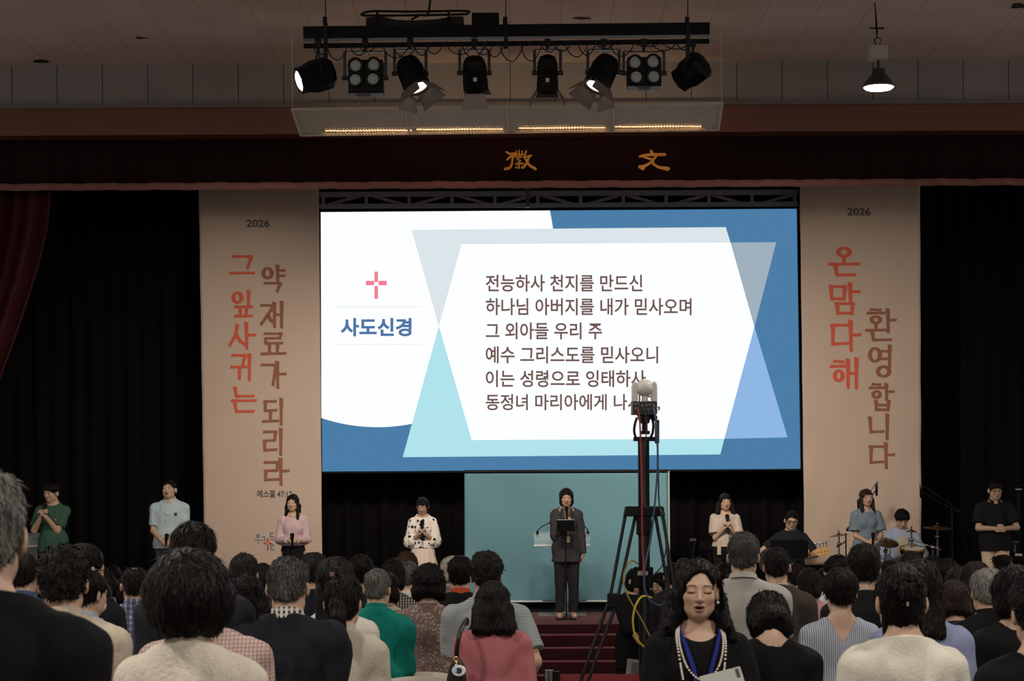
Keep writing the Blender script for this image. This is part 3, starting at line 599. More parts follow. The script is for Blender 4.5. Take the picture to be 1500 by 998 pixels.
# mesh guard tray with warm lamps
NA, NB_, FA, FB = P(428, 160, 22.8), P(1058, 151, 22.8), P(441, 198, 23.5), P(1052, 189.5, 23.5)
t = thing('mesh_tray', 'wide wire mesh guard tray with warm lamps inside above the stage front', 'mesh tray', (NA + NB_ + FA + FB) / 4)
CREAM = mat('bdb19c', 0.55); b = MB()
for p, q in ((NA, NB_), (FA, FB), (NA, FA), (NB_, FB)): b.bar(p, q, 0.028)
b.build('frame', CREAM, t, smooth=False)
us = [0, (595 - 434) / 620, (743 - 434) / 620, (898 - 434) / 620, 1]
def uv(u, v): return (NA * (1 - u) + NB_ * u) * (1 - v) + (FA * (1 - u) + FB * u) * v
Lw = (NB_ - NA).length; Hh = (FA - NA).length; pit = 0.034
for k in range(4):
    b = MB(); u0, u1 = us[k] * Lw, us[k + 1] * Lw
    for sgn in (1, -1):
        n0 = int((u0 - Hh) / pit) - 1; n1 = int((u1 + Hh) / pit) + 1
        for i in range(n0, n1):
            x0 = i * pit; pts = []
            xa, xb = (x0, x0 + Hh) if sgn > 0 else (x0 + Hh, x0)
            ta, tb = 0.0, 1.0
            dx = xb - xa
            for lim, side in ((u0, 1), (u1, -1)):
                tt = (lim - xa) / dx
                if (side == 1) == (dx > 0): ta = max(ta, tt)
                else: tb = min(tb, tt)
            if tb - ta < 0.01: continue
            b.bar(uv((xa + dx * ta) / Lw, ta), uv((xa + dx * tb) / Lw, tb), 0.010, 0.005)
    b.build('wire_mesh', CREAM, t, smooth=False)
    if k: b = MB(); b.bar(uv(us[k], 0), uv(us[k], 1), 0.022); b.build('divider', CREAM, t, smooth=False)
    uc = (us[k] + us[k + 1]) / 2 + (0.03, 0, 0, -.02)[k]
    b = MB(); cc = uv(uc, 0.955) + Vector((0, 0, .03)); b.cyl(cc - Vector((.5, 0, 0)), cc + Vector((.52, 0, 0)), 0.010); b.build('lamp_tube', emit('ffc488', 12.0), t); lamp('SPOT', 'tray_light', cc + Vector((0, .02, .02)), (cc.x, 24.5, cc.z + .42), 14 if k else 7, (1, .72, .45), spot_size=math.radians(95), spot_blend=.9, shadow_soft_size=.05)
    b = MB(); b.bar(cc + Vector((-.52, 0, .04)), cc + Vector((.52, 0, .04)), 0.05, 0.03); b.build('lamp_batten', CREAM, t, smooth=False)
for x, y, dd in ((428.5, 157, 22.8), (743, 153, 22.8), (1057, 148, 22.8)):
    b = MB(); p = P(x, y, dd); b.cyl(p, (p.x, p.y, ZCEIL), 0.006, n=6); b.build('hanger_wire', CREAM, t)
# high-bay lamp
HD = 21.8
t = thing('high_bay_lamp', 'round white high-bay lamp hanging from the ceiling at the right', 'ceiling lamp', P(1287, 130, HD))
b = MB(); b.lathe([(0.168, 0), (0.172, 0.02), (0.15, 0.05), (0.11, .11), (.075, .145), (.07, .2), (.02, .205)], P(1287, 128, HD), n=32); b.build('reflector', mat('3c3c3d', 0.4, 0.4), t)
b = MB(); b.lathe([(0.164, 0), (0.14, -.02), (.06, -.03), (.01, -.032)], P(1287, 128, HD) , n=32); b.build('diffuser', emit('fff8ea', 5.0), t)
b = MB(); p = P(1286, 78, HD); b.box(p, (.2, .16, .155)); b.build('driver_box', mat('aaa59e', 0.5), t, smooth=False, bevel=.015)
b = MB(); b.cyl(P(1287, 106, HD), P(1286.5, 88, HD), .01); b.build('hook', BLACKM, t)
b = MB(); b.tube(arc_pts([P(1284, 68, HD), P(1281, 58, HD), P(1285, 50, HD), (p.x - .03, HD, ZCEIL)], 5), .007, 6); b.tube(arc_pts([P(1288, 68, HD), P(1290, 58, HD), P(1284, 50, HD), (p.x - .03, HD, ZCEIL)], 5), .005, 6); b.build('chain', BLACKM, t)
# damage and hatches in the ceiling
def hole(pts, label, m='0b0908'):
    b = MB(); q = []
    for x, y in pts:
        d = (ZCEIL - ZC) * F / (HY - y); q.append(Vector(((x - HX) / F * d, d, ZCEIL - .004)))
    b.prism(q, (0, 0, .003)); tag(b.build('ceiling_opening', mat(m, 0.9), smooth=False), label, 'ceiling opening')
hole([(53, 84), (62, 83), (76, 85), (73, 88), (60, 88), (52, 87)], 'small dark hole in the ceiling at the far left')
hole([(203, 50), (222, 53), (204, 54)], 'thin dark gash in the ceiling left of the lighting bar')
hole([(841, 27), (850, 25), (868, 26), (870, 28), (855, 29)], 'small ragged dark hole in the ceiling above the lighting bar')
hole([(1488, 9), (1500, 8), (1510, 15), (1485, 16)], 'dark open hatch in the ceiling at the far right')
hole([(1276, 43), (1300, 43), (1298, 45.5), (1279, 45)], 'dark cable opening in the ceiling above the round lamp')
# ------------------------------------------------------------------ organic surfaces: smooth unions of rounded shapes, meshed on a grid
_rs = np.random.RandomState(5); _PT = _rs.permutation(256); _RV = _rs.rand(256).astype(np.float32) * 2 - 1
def vnoise(x, y, z):
    xi, yi, zi = np.floor(x).astype(int), np.floor(y).astype(int), np.floor(z).astype(int); fx, fy, fz = x - xi, y - yi, z - zi
    fx, fy, fz = (f * f * (3 - 2 * f) for f in (fx, fy, fz))
    def h(a, b_, c_): return _RV[_PT[(_PT[(_PT[(xi + a) & 255] + yi + b_) & 255] + zi + c_) & 255]]
    def lx(b_, c_): q = h(0, b_, c_); return q + (h(1, b_, c_) - q) * fx
    a0 = lx(0, 0); a0 = a0 + (lx(1, 0) - a0) * fy; a1 = lx(0, 1); a1 = a1 + (lx(1, 1) - a1) * fy
    return a0 + (a1 - a0) * fz
class Frame:
    """a turned local frame (rotation about a pivot, then a shift)"""
    def __init__(s, R=None, piv=(0, 0, 0), t=(0, 0, 0), parent=None):
        s.R = np.array(R if R is not None else np.eye(3), float); s.p = np.array(piv, float); s.t = np.array(t, float)
        s.A = s.R; s.b = s.p - s.R @ s.p + s.R @ s.t if False else s.p - s.R @ s.p + s.t
        if parent is not None: s.b = parent.A @ s.b + parent.b; s.A = parent.A @ s.A
    def fwd(s, p): return s.A @ np.array(p, float) + s.b
    def loc(s, X, Y, Z):
        A, b_ = s.A, s.b; x, y, z = X - b_[0], Y - b_[1], Z - b_[2]
        return (x * A[0, 0] + y * A[1, 0] + z * A[2, 0], x * A[0, 1] + y * A[1, 1] + z * A[2, 1], x * A[0, 2] + y * A[1, 2] + z * A[2, 2])
def rotm(rx=0, ry=0, rz=0):
    return np.array((Matrix.Rotation(rz, 3, 'Z') @ Matrix.Rotation(ry, 3, 'Y') @ Matrix.Rotation(rx, 3, 'X')))
ID = Frame()
class Field:
    def __init__(s, xs, ys, zs):
        s.x, s.y, s.z = (np.asarray(a, np.float32) for a in (xs, ys, zs)); s.F = np.full((len(xs), len(ys), len(zs)), 5.0, np.float32)
    def op(s, fn, lo, hi, fr=ID, k=0.0, mode='u', pad=0.05):
        lo, hi = np.array(lo) - pad, np.array(hi) + pad
        cs = np.array([fr.fwd((a, b_, c_)) for a in (lo[0], hi[0]) for b_ in (lo[1], hi[1]) for c_ in (lo[2], hi[2])]); l, h = cs.min(0), cs.max(0)
        i0, i1 = np.searchsorted(s.x, l[0]), np.searchsorted(s.x, h[0]); j0, j1 = np.searchsorted(s.y, l[1]), np.searchsorted(s.y, h[1]); k0, k1 = np.searchsorted(s.z, l[2]), np.searchsorted(s.z, h[2])
        if i1 <= i0 or j1 <= j0 or k1 <= k0: return
        X, Y, Z = s.x[i0:i1, None, None], s.y[None, j0:j1, None], s.z[None, None, k0:k1]
        if fr is not ID: X, Y, Z = fr.loc(X, Y, Z)
        d = fn(X, Y, Z).astype(np.float32); sl = (slice(i0, i1), slice(j0, j1), slice(k0, k1)); A = s.F[sl]; d = np.broadcast_to(d, A.shape)
        if mode == 'u':
            if k > 0: h_ = np.clip(.5 + .5 * (A - d) / k, 0, 1); s.F[sl] = A * (1 - h_) + d * h_ - k * h_ * (1 - h_)
            else: s.F[sl] = np.minimum(A, d)
        elif mode == 's':
            d = -d
            if k > 0: h_ = np.clip(.5 - .5 * (A - d) / k, 0, 1); s.F[sl] = A * (1 - h_) + d * h_ + k * h_ * (1 - h_)
            else: s.F[sl] = np.maximum(A, d)
    def ell(s, c_, r, fr=ID, k=0.0, mode='u', R=None, infl=0.0):
        c_ = np.array(c_, float); r = np.array(r, float) + infl; rm = r.max()
        f2 = fr if R is None else Frame(R, c_, parent=fr)
        def fn(X, Y, Z):
            x, y, z = X - c_[0], Y - c_[1], Z - c_[2]; k0 = np.sqrt((x / r[0]) ** 2 + (y / r[1]) ** 2 + (z / r[2]) ** 2); k1 = np.sqrt((x / r[0] ** 2) ** 2 + (y / r[1] ** 2) ** 2 + (z / r[2] ** 2) ** 2)
            return k0 * (k0 - 1) / np.maximum(k1, 1e-6)
        s.op(fn, c_ - (r if R is None else rm), c_ + (r if R is None else rm), f2, k, mode)
    def cone(s, a, b_, ra, rb, fr=ID, k=0.0, mode='u', cut=False, sq=None):
        a, b_ = np.array(a, float), np.array(b_, float); ab = b_ - a; L2 = ab @ ab; L = math.sqrt(L2); m = max(ra, rb)
        def fn(X, Y, Z):
            x, y, z = X - a[0], Y - a[1], Z - a[2]; t = np.clip((x * ab[0] + y * ab[1] + z * ab[2]) / L2, 0, 1); q = (1.0, sq or 1.0)
            d = np.sqrt((x - t * ab[0]) ** 2 + ((y - t * ab[1]) * q[1]) ** 2 + (z - t * ab[2]) ** 2) - (ra + (rb - ra) * t)
            if cut: d = np.maximum(d, ((X - b_[0]) * ab[0] + (Y - b_[1]) * ab[1] + (Z - b_[2]) * ab[2]) / L)
            return d
        s.op(fn, np.minimum(a, b_) - m, np.maximum(a, b_) + m, fr, k, mode)
    def half(s, n, p, fr=ID, k=0.0):
        """keep the side the normal points away from"""
        n = np.array(n, float); n /= np.linalg.norm(n); p = np.array(p, float)
        X, Y, Z = s.x[:, None, None], s.y[None, :, None], s.z[None, None, :]
        if fr is not ID: X, Y, Z = fr.loc(X, Y, Z)
        d = ((X - p[0]) * n[0] + (Y - p[1]) * n[1] + (Z - p[2]) * n[2]).astype(np.float32)
        if k > 0:
            A = s.F; h_ = np.clip(.5 - .5 * (A - d) / k, 0, 1); s.F = (A * (1 - h_) + d * h_ + k * h_ * (1 - h_)).astype(np.float32)
        else: s.F = np.maximum(s.F, d)
    def noise(s, amp, fx, fy, fz, seed=0.0, fr=ID, ridge=False):
        m = np.abs(s.F) < max(0.03, amp * 3); I = np.nonzero(m); X, Y, Z = s.x[I[0]], s.y[I[1]], s.z[I[2]]
        if fr is not ID: X, Y, Z = fr.loc(X, Y, Z)
        n = vnoise(X * fx + seed, Y * fy + seed * 1.7, Z * fz + seed * .6)
        if ridge: n = 1 - 2 * np.abs(n)
        s.F[I] += (amp * n).astype(np.float32)
    def mesh(s):
        F_ = s.F; neg = F_ < 0; nx, ny, nz = F_.shape; cnt = np.zeros((nx - 1, ny - 1, nz - 1), np.int8)
        OFF = [(a, b_, c_) for a in (0, 1) for b_ in (0, 1) for c_ in (0, 1)]
        for a, b_, c_ in OFF: cnt += neg[a:nx - 1 + a, b_:ny - 1 + b_, c_:nz - 1 + c_]
        act = (cnt > 0) & (cnt < 8); I = np.argwhere(act)
        if len(I) == 0: return np.zeros((0, 3)), np.zeros((0, 4), int)
        ids = np.full(act.shape, -1, np.int32); ids[act] = np.arange(len(I)); pos = np.zeros((len(I), 3), np.float32); num = np.zeros(len(I), np.float32)
        co = (s.x, s.y, s.z)
        for ax in range(3):
            o1, o2 = [q for q in range(3) if q != ax]
            for u in (0, 1):
                for v in (0, 1):
                    A = I.copy(); A[:, o1] += u; A[:, o2] += v; B = A.copy(); B[:, ax] += 1
                    fa, fb = F_[tuple(A.T)], F_[tuple(B.T)]; m = (fa < 0) != (fb < 0); t = fa[m] / (fa[m] - fb[m])
                    for q in range(3):
                        pa, pb = co[q][A[m, q]], co[q][B[m, q]]; pos[m, q] += pa + (pb - pa) * t
                    num[m] += 1
        pos /= num[:, None]; quads = []
        for ax in range(3):
            o1, o2 = [(1, 2), (2, 0), (0, 1)][ax]; n_ = [nx, ny, nz]; sl = [slice(0, q) for q in n_]; a_ = list(sl); b_ = list(sl); a_[ax] = slice(0, n_[ax] - 1); b_[ax] = slice(1, n_[ax])
            ch = neg[tuple(a_)] != neg[tuple(b_)]; E = np.argwhere(ch); E = E[(E[:, o1] > 0) & (E[:, o2] > 0) & (E[:, o1] < n_[o1] - 1) & (E[:, o2] < n_[o2] - 1)]
            if len(E) == 0: continue
            def cid(d1, d2): q = E.copy(); q[:, o1] += d1; q[:, o2] += d2; return ids[tuple(q.T)]
            Q_ = np.stack([cid(-1, -1), cid(0, -1), cid(0, 0), cid(-1, 0)], 1); fl = ~neg[tuple(E.T)]; Q_[fl] = Q_[fl][:, ::-1]; quads.append(Q_)
        return pos, np.concatenate(quads)
def np_mesh(name, pos, quads, m, tone=None):
    me = bpy.data.meshes.new(name); n, q = len(pos), len(quads); me.vertices.add(n); me.vertices.foreach_set('co', np.asarray(pos, np.float32).ravel())
    me.loops.add(q * 4); me.loops.foreach_set('vertex_index', quads.ravel().astype(np.int32)); me.polygons.add(q); me.polygons.foreach_set('loop_start', np.arange(0, q * 4, 4, dtype=np.int32)); me.polygons.foreach_set('loop_total', np.full(q, 4, np.int32))
    me.polygons.foreach_set('use_smooth', np.ones(q, bool)); me.materials.append(m)
    if tone is not None:
        at = me.color_attributes.new('tone', 'FLOAT_COLOR', 'POINT'); at.data.foreach_set('color', np.concatenate([tone, np.ones((n, 1))], 1).astype(np.float32).ravel())
    me.update(calc_edges=True); me.validate(); return me
def ticks(*segs):
    """grid lines: segments (from, to, step)"""
    out = []
    for a, b_, h in segs:
        n = max(1, int(round((b_ - a) / h))); out += list(a + (b_ - a) * np.arange(n) / n)
    return np.array(out + [segs[-1][1]])
# ------------------------------------------------------------------ people
def ik(Sh, Wr, l1, l2, pole):
    Sh, Wr, pole = (np.array(v, float) for v in (Sh, Wr, pole)); d = Wr - Sh; L = np.linalg.norm(d)
    if L > (l1 + l2) * 0.995: Wr = Sh + d / L * (l1 + l2) * 0.995; d = Wr - Sh; L = np.linalg.norm(d)
    u = d / L; a = (l1 * l1 - l2 * l2 + L * L) / (2 * L); h = math.sqrt(max(l1 * l1 - a * a, 0)); p = pole - u * (pole @ u); p /= max(np.linalg.norm(p), 1e-6)
    return Sh + u * a + p * h, Wr
def nrm(v): v = np.array(v, float); return v / np.linalg.norm(v)
def hand(fl, W_, fwd, pn, th, curl=0.5, sc=1.0, fr=ID):
    """palm, four bent fingers and a thumb: fwd = to the fingertips, pn = side the palm faces, th = thumb side"""
    W_, fwd = np.array(W_, float), nrm(fwd); pn = np.array(pn, float); pn = nrm(pn - fwd * (pn @ fwd)); lat = np.cross(fwd, pn); th = lat if lat @ np.array(th, float) > 0 else -lat
    R = np.stack([th, pn, fwd], 1); fl.ell(W_ + fwd * .048 * sc, np.array([.038, .015, .052]) * sc, fr, 0.012, R=R)
    for i, (o, L) in enumerate(((.029, .070), (.010, .080), (-.010, .075), (-.028, .060))):
        p = W_ + fwd * (.088 - abs(i - 1.3) * .004) * sc + th * o * sc; a = 0.25 * curl; r = .0088 * sc
        for sN, f in enumerate((.45, .32, .25)):
            a += (0.75, 1.25, 0.9)[sN] * curl; d = fwd * math.cos(a) + pn * math.sin(a); q = p + d * L * f * sc; fl.cone(p, q, r, r * .92, fr, 0.004); p, r = q, r * .92
    p = W_ + fwd * .02 * sc + th * .026 * sc; d = nrm(th * .75 + fwd * .7 + pn * .35); q = p + d * .042 * sc; fl.cone(p, q, .0125 * sc, .0105 * sc, fr, .008)
    d = nrm(fwd * .9 + pn * (.3 + curl * .5) + th * (.2 - curl * .4)); fl.cone(q, q + d * .032 * sc, .0105 * sc, .0085 * sc, fr, .004)
SKIN = np.array([0.45, 0.295, 0.203]); LIP = np.array([0.27, 0.115, 0.105]); DARK = np.array([0.018, 0.013, 0.011])
def head_prims(fl, hf, fem, mouth=0.0, ears=True):
    fl.ell((0, .012, .03), (.074, .094, .086), hf, 0.0); j = 0.93 if fem else 1.0
    fl.ell((0, -.03, -.03), (.060 * j, .062, .084), hf, .03); fl.ell((0, -.056, -.088), (.028 * j, .026, .021), hf, .03)
    for sx in (-1, 1):
        fl.ell((sx * .043 * j, -.022, -.062), (.022, .034, .026), hf, .03); fl.ell((sx * .040, -.062, -.022), (.022, .020, .020), hf, .025)
        fl.ell((sx * .033, -.103, .004), (.020, .016, .011), hf, .012, 's'); fl.ell((sx * .032, -.080, .002), (.016, .012, .011), hf, .006)
        fl.ell((sx * .0105, -.094, -.034), (.0085, .010, .008), hf, .006)
        if ears:
            fl.ell((sx * .081, .014, -.010), (.010, .020, .032), hf, .006, R=rotm(0, 0, sx * -.5)); fl.ell((sx * .091, .006, -.006), (.006, .010, .017), hf, .005, 's')
    fl.cone((-.042, -.080, .024), (.042, -.080, .024), .010, .010, hf, .018); fl.cone((0, -.086, .010), (0, -.106, -.030), .0075, .0105, hf, .010)
    fl.ell((0, -.091, -.0565), (.021, .010, .006), hf, .006); fl.ell((0, -.089, -.0685 - mouth * .012), (.018, .010, .0068), hf, .006)
    if mouth: fl.ell((0, -.098, -.0625 - mouth * .005), (.0185, .020, .003 + .0055 * mouth), hf, .003, 's')
def face_tone(pos, hf, mouth, haircol, fine, eyes_open):
    x, y, z = hf.loc(pos[:, 0], pos[:, 1], pos[:, 2]); n = len(pos); T = np.tile(SKIN, (n, 1)); inh = (np.abs(x) < .1) & (z > -.13) & (z < .13) & (y > -.13)
    def blend(w, col):
        w = np.clip(w, 0, 1)[:, None] * inh[:, None]; T[:] = T * (1 - w) + col * w
    front = y < -.045; ax = np.abs(x); s = 1.25 if fine else 1.5
    blend(np.exp(-(((ax - .042) / .022) ** 2 + ((z + .03) / .022) ** 2)) * .35 * front, np.array([.55, .27, .2]))
    zl = -.0625 - mouth * .007; rl = .010 + mouth * .009
    d = (x / .0225) ** 2 + ((z - zl) / rl) ** 2; blend((1.25 - d) * 3 * (y < -.076), LIP)
    if mouth: blend((1.0 - (x / .018) ** 2 - ((z - (-.0625 - mouth * .005)) / (.0025 + .0055 * mouth)) ** 2) * 3 * (y < -.06), np.array([.05, .015, .015]))
    else: blend((1 - np.abs(z - zl) / (.0016 * s)) * (ax < .02) * front, np.array([.16, .05, .045]))
    zb = .024 + .005 * np.cos((ax - .033) / .02 * 1.2) - .004; blend((1.3 - np.abs(z - zb) / (.0032 * s)) * np.clip((ax - .012) / .004, 0, 1) * np.clip((.052 - ax) / .006, 0, 1) * front * .95, np.array(haircol[:3]) * .5 + .010)
    ze = -.0015 - .0035 * (1 - ((ax - .032) / .017) ** 2); blend((1.4 - np.abs(z - ze) / (.0026 * s)) * np.clip((ax - .014) / .003, 0, 1) * np.clip((.051 - ax) / .003, 0, 1) * front, DARK)
    if eyes_open: blend((1.2 - ((ax - .032) / .007) ** 2 - ((z - .001) / .005) ** 2) * front * 2, DARK)
    return T
def hair_field(fl, hf, style, v, tex, seed):
    E = fl.ell; U = dict(fr=hf)
    if style in ('short', 'thin', 'bald', 'mop'):
        E((0, .014, .044), (.075 + v, .096 + v, .080 + v), hf); E((0, .036, -.022), (.062 + v * .35, .066 + v * .35, .068), hf, .03)
        if style == 'mop': E((0, -.02, .055), (.08 + v, .085 + v, .06 + v), hf, .02)
        E((0, -.112, -.02), (.088, .075, .088 if style != 'mop' else .066), hf, .01, 's'); fl.half((0, -.5, -.866), (0, -.04, .004), hf, .01); fl.half((0, 0, -1), (0, 0, -.088), hf, .01)
        for sx in (-1, 1): E((sx * .094, .006, -.014), (.028, .032, .040), hf, .006, 's')
        if style == 'thin': E((0, .035, .135), (.045, .05, .036), hf, .01, 's')
        if style == 'bald': E((0, -.02, .125), (.125, .135, .098), hf, .01, 's')
    elif style in ('bob', 'perm', 'long', 'wavy', 'bangs', 'longbangs', 'sidepart'):
        E((0, .016, .026), (.082 + v, .104 + v, .094 + v), hf); bw = {'perm': .088, 'bob': .082, 'bangs': .080}.get(style, .076)
        E((0, .03, -.055), (bw + v, .080 + v, .085), hf, .03)
        lo = {'perm': -.10, 'bob': -.12, 'bangs': -.135}.get(style)
        if style in ('long', 'longbangs'):
            for q in (-.065, -.025, .025, .065): fl.cone((q * 1.1, .062, -.04), (q * 1.05, .092, -.24), .04, .028, hf, .03)
            for sx in (-1, 1): fl.cone((sx * .078, -.005, -.03), (sx * .085, -.045, -.22), .028, .022, hf, .03)
        if style in ('wavy', 'sidepart'):
            for q in (-.075, -.03, .03, .075): fl.cone((q, .055, -.04), (q * 1.25, .085, -.17), .045, .036, hf, .03)
            for sx in (-1, 1):
                fl.cone((sx * .086, .012, -.03), (sx * .108, -.015, -.15), .032, .036, hf, .03)
                if style == 'sidepart': fl.cone((sx * .108, -.015, -.15), (sx * .135, -.035, -.185), .032, .020, hf, .02); fl.cone((sx * .100, -.03, -.10), (sx * .120, -.052, -.14), .022, .014, hf, .015)
        if lo: fl.half((0, .25, -1), (0, .03, lo), hf, .015)
        if style == 'sidepart':
            E((.008, -.112, -.012), (.074, .070, .106), hf, .012, 's'); E((.0, -.11, -.085), (.070, .094, .10), hf, .015, 's'); E((.078, -.038, -.015), (.026, .052, .066), hf, .012, 's')
        else:
            fz = .074 if style in ('bangs', 'longbangs') else .110
            E((0, -.116, -.05), (.068, .076, fz), hf, .012, 's'); E((0, -.11, -.13), (.056, .085, .08), hf, .015, 's')
    elif style == 'round':
        E((0, .018, .008), (.088 + v, .100 + v, .098 + v), hf); fl.half((0, .1, -1), (0, .03, -.118), hf, .03)
        E((0, -.118, -.05), (.060, .080, .098), hf, .012, 's'); E((0, -.11, -.13), (.056, .085, .08), hf, .015, 's')
    elif style in ('pony', 'bun', 'halfup'):
        E((0, .014, .036), (.077 + v, .098 + v, .086 + v), hf); E((0, .034, -.035), (.056 + v * .6, .062 + v * .5, .066), hf, .04)
        E((0, -.108, -.02), (.07, .072, .094), hf, .01, 's'); fl.half((0, -.4, -.9), (0, -.03, -.055), hf, .01)
        for sx in (-1, 1): E((sx * .09, .005, -.012), (.020, .024, .032), hf, .006, 's')
        if style == 'pony':
            E((.0, .112, -.02), (.02, .02, .018), hf, .01); fl.cone((0, .118, -.025), (-.018, .145, -.09), .032, .038, hf, .01); fl.cone((-.018, .145, -.09), (-.055, .135, -.20), .038, .014, hf, .01)
        if style == 'bun':
            E((.008, .108, .03), (.036, .03, .034), hf, .008)
            for q in range(5): a = q * 1.3; fl.cone((.008 + .02 * math.cos(a), .125, .03 + .02 * math.sin(a)), (.008 + .045 * math.cos(a), .13, .03 + .045 * math.sin(a)), .012, .004, hf, .006)
            for sx in (-1, 1): fl.cone((sx * .062, .02, -.05), (sx * .066, .012, -.13), .010, .004, hf, .01)
        if style == 'halfup':
            for q in (-.05, -.015, .02, .055): fl.cone((q, .06, -.03), (q * 1.1, .09, -.2), .038, .026, hf, .02)
    if tex == 'curl': fl.noise(.010, 40, 40, 40, seed, hf); fl.noise(.005, 85, 85, 85, seed + 9, hf)
    elif tex == 'soft': fl.noise(.006, 28, 28, 18, seed, hf); fl.noise(.003, 75, 75, 20, seed, hf)
    else: fl.noise(.0045, 70, 70, 9, seed, hf); fl.noise(.0055, 20, 20, 9, seed, hf)
def strands(p_, q_, HF, n, tex, wd, seed):
    """loose locks lying on the hair so that it is not one smooth shell"""
    rs = np.random.RandomState(int(seed * 10)); e1 = p_[q_[:, 2]] - p_[q_[:, 0]]; e2 = p_[q_[:, 3]] - p_[q_[:, 1]]; fn_ = np.cross(e1, e2); N = np.zeros_like(p_)
    for k in range(4): np.add.at(N, q_[:, k], fn_)
    N /= np.maximum(np.linalg.norm(N, axis=1, keepdims=True), 1e-9); i = rs.randint(0, len(p_), n); p, nn = p_[i], N[i]; hx, hy, hz = HF.loc(p[:, 0], p[:, 1], p[:, 2])
    cr = HF.fwd((0, .03, .13)); r = p - cr; r /= np.linalg.norm(r, axis=1, keepdims=True); g = -HF.A[:, 2]; jit = {'curl': 1.3, 'soft': .55}.get(tex, .25)
    t = g[None] * .7 + r * .6 + rs.randn(n, 3) * jit; t -= nn * (t * nn).sum(1, keepdims=True); t /= np.maximum(np.linalg.norm(t, axis=1, keepdims=True), 1e-9)
    L = (rs.rand(n) * .5 + .6) * {'curl': .020, 'soft': .030}.get(tex, .042); L *= np.where(hy < -.045, .35, 1) * np.where(hz < -.05, .6, 1); L = L[:, None]; lift = (rs.rand(n, 1) * .5 + .5) * {'curl': .007, 'soft': .0045}.get(tex, .0022)
    side = np.cross(t, nn) * wd * (rs.rand(n, 1) * .8 + .6); a = p - nn * .002; b_ = p + t * L * .5 + nn * lift; c_ = p + t * L + nn * lift * (.6 if tex != 'curl' else 1.1)
    V = np.concatenate([a - side, a + side, b_ + side, b_ - side, c_ + side * .15, c_ - side * .15]); o = len(p_); k = np.arange(n)
    Q_ = np.concatenate([np.stack([o + k, o + n + k, o + 2 * n + k, o + 3 * n + k], 1), np.stack([o + 3 * n + k, o + 2 * n + k, o + 4 * n + k, o + 5 * n + k], 1)])
    return np.concatenate([p_, V]), np.concatenate([q_, Q_])
PN = [0]
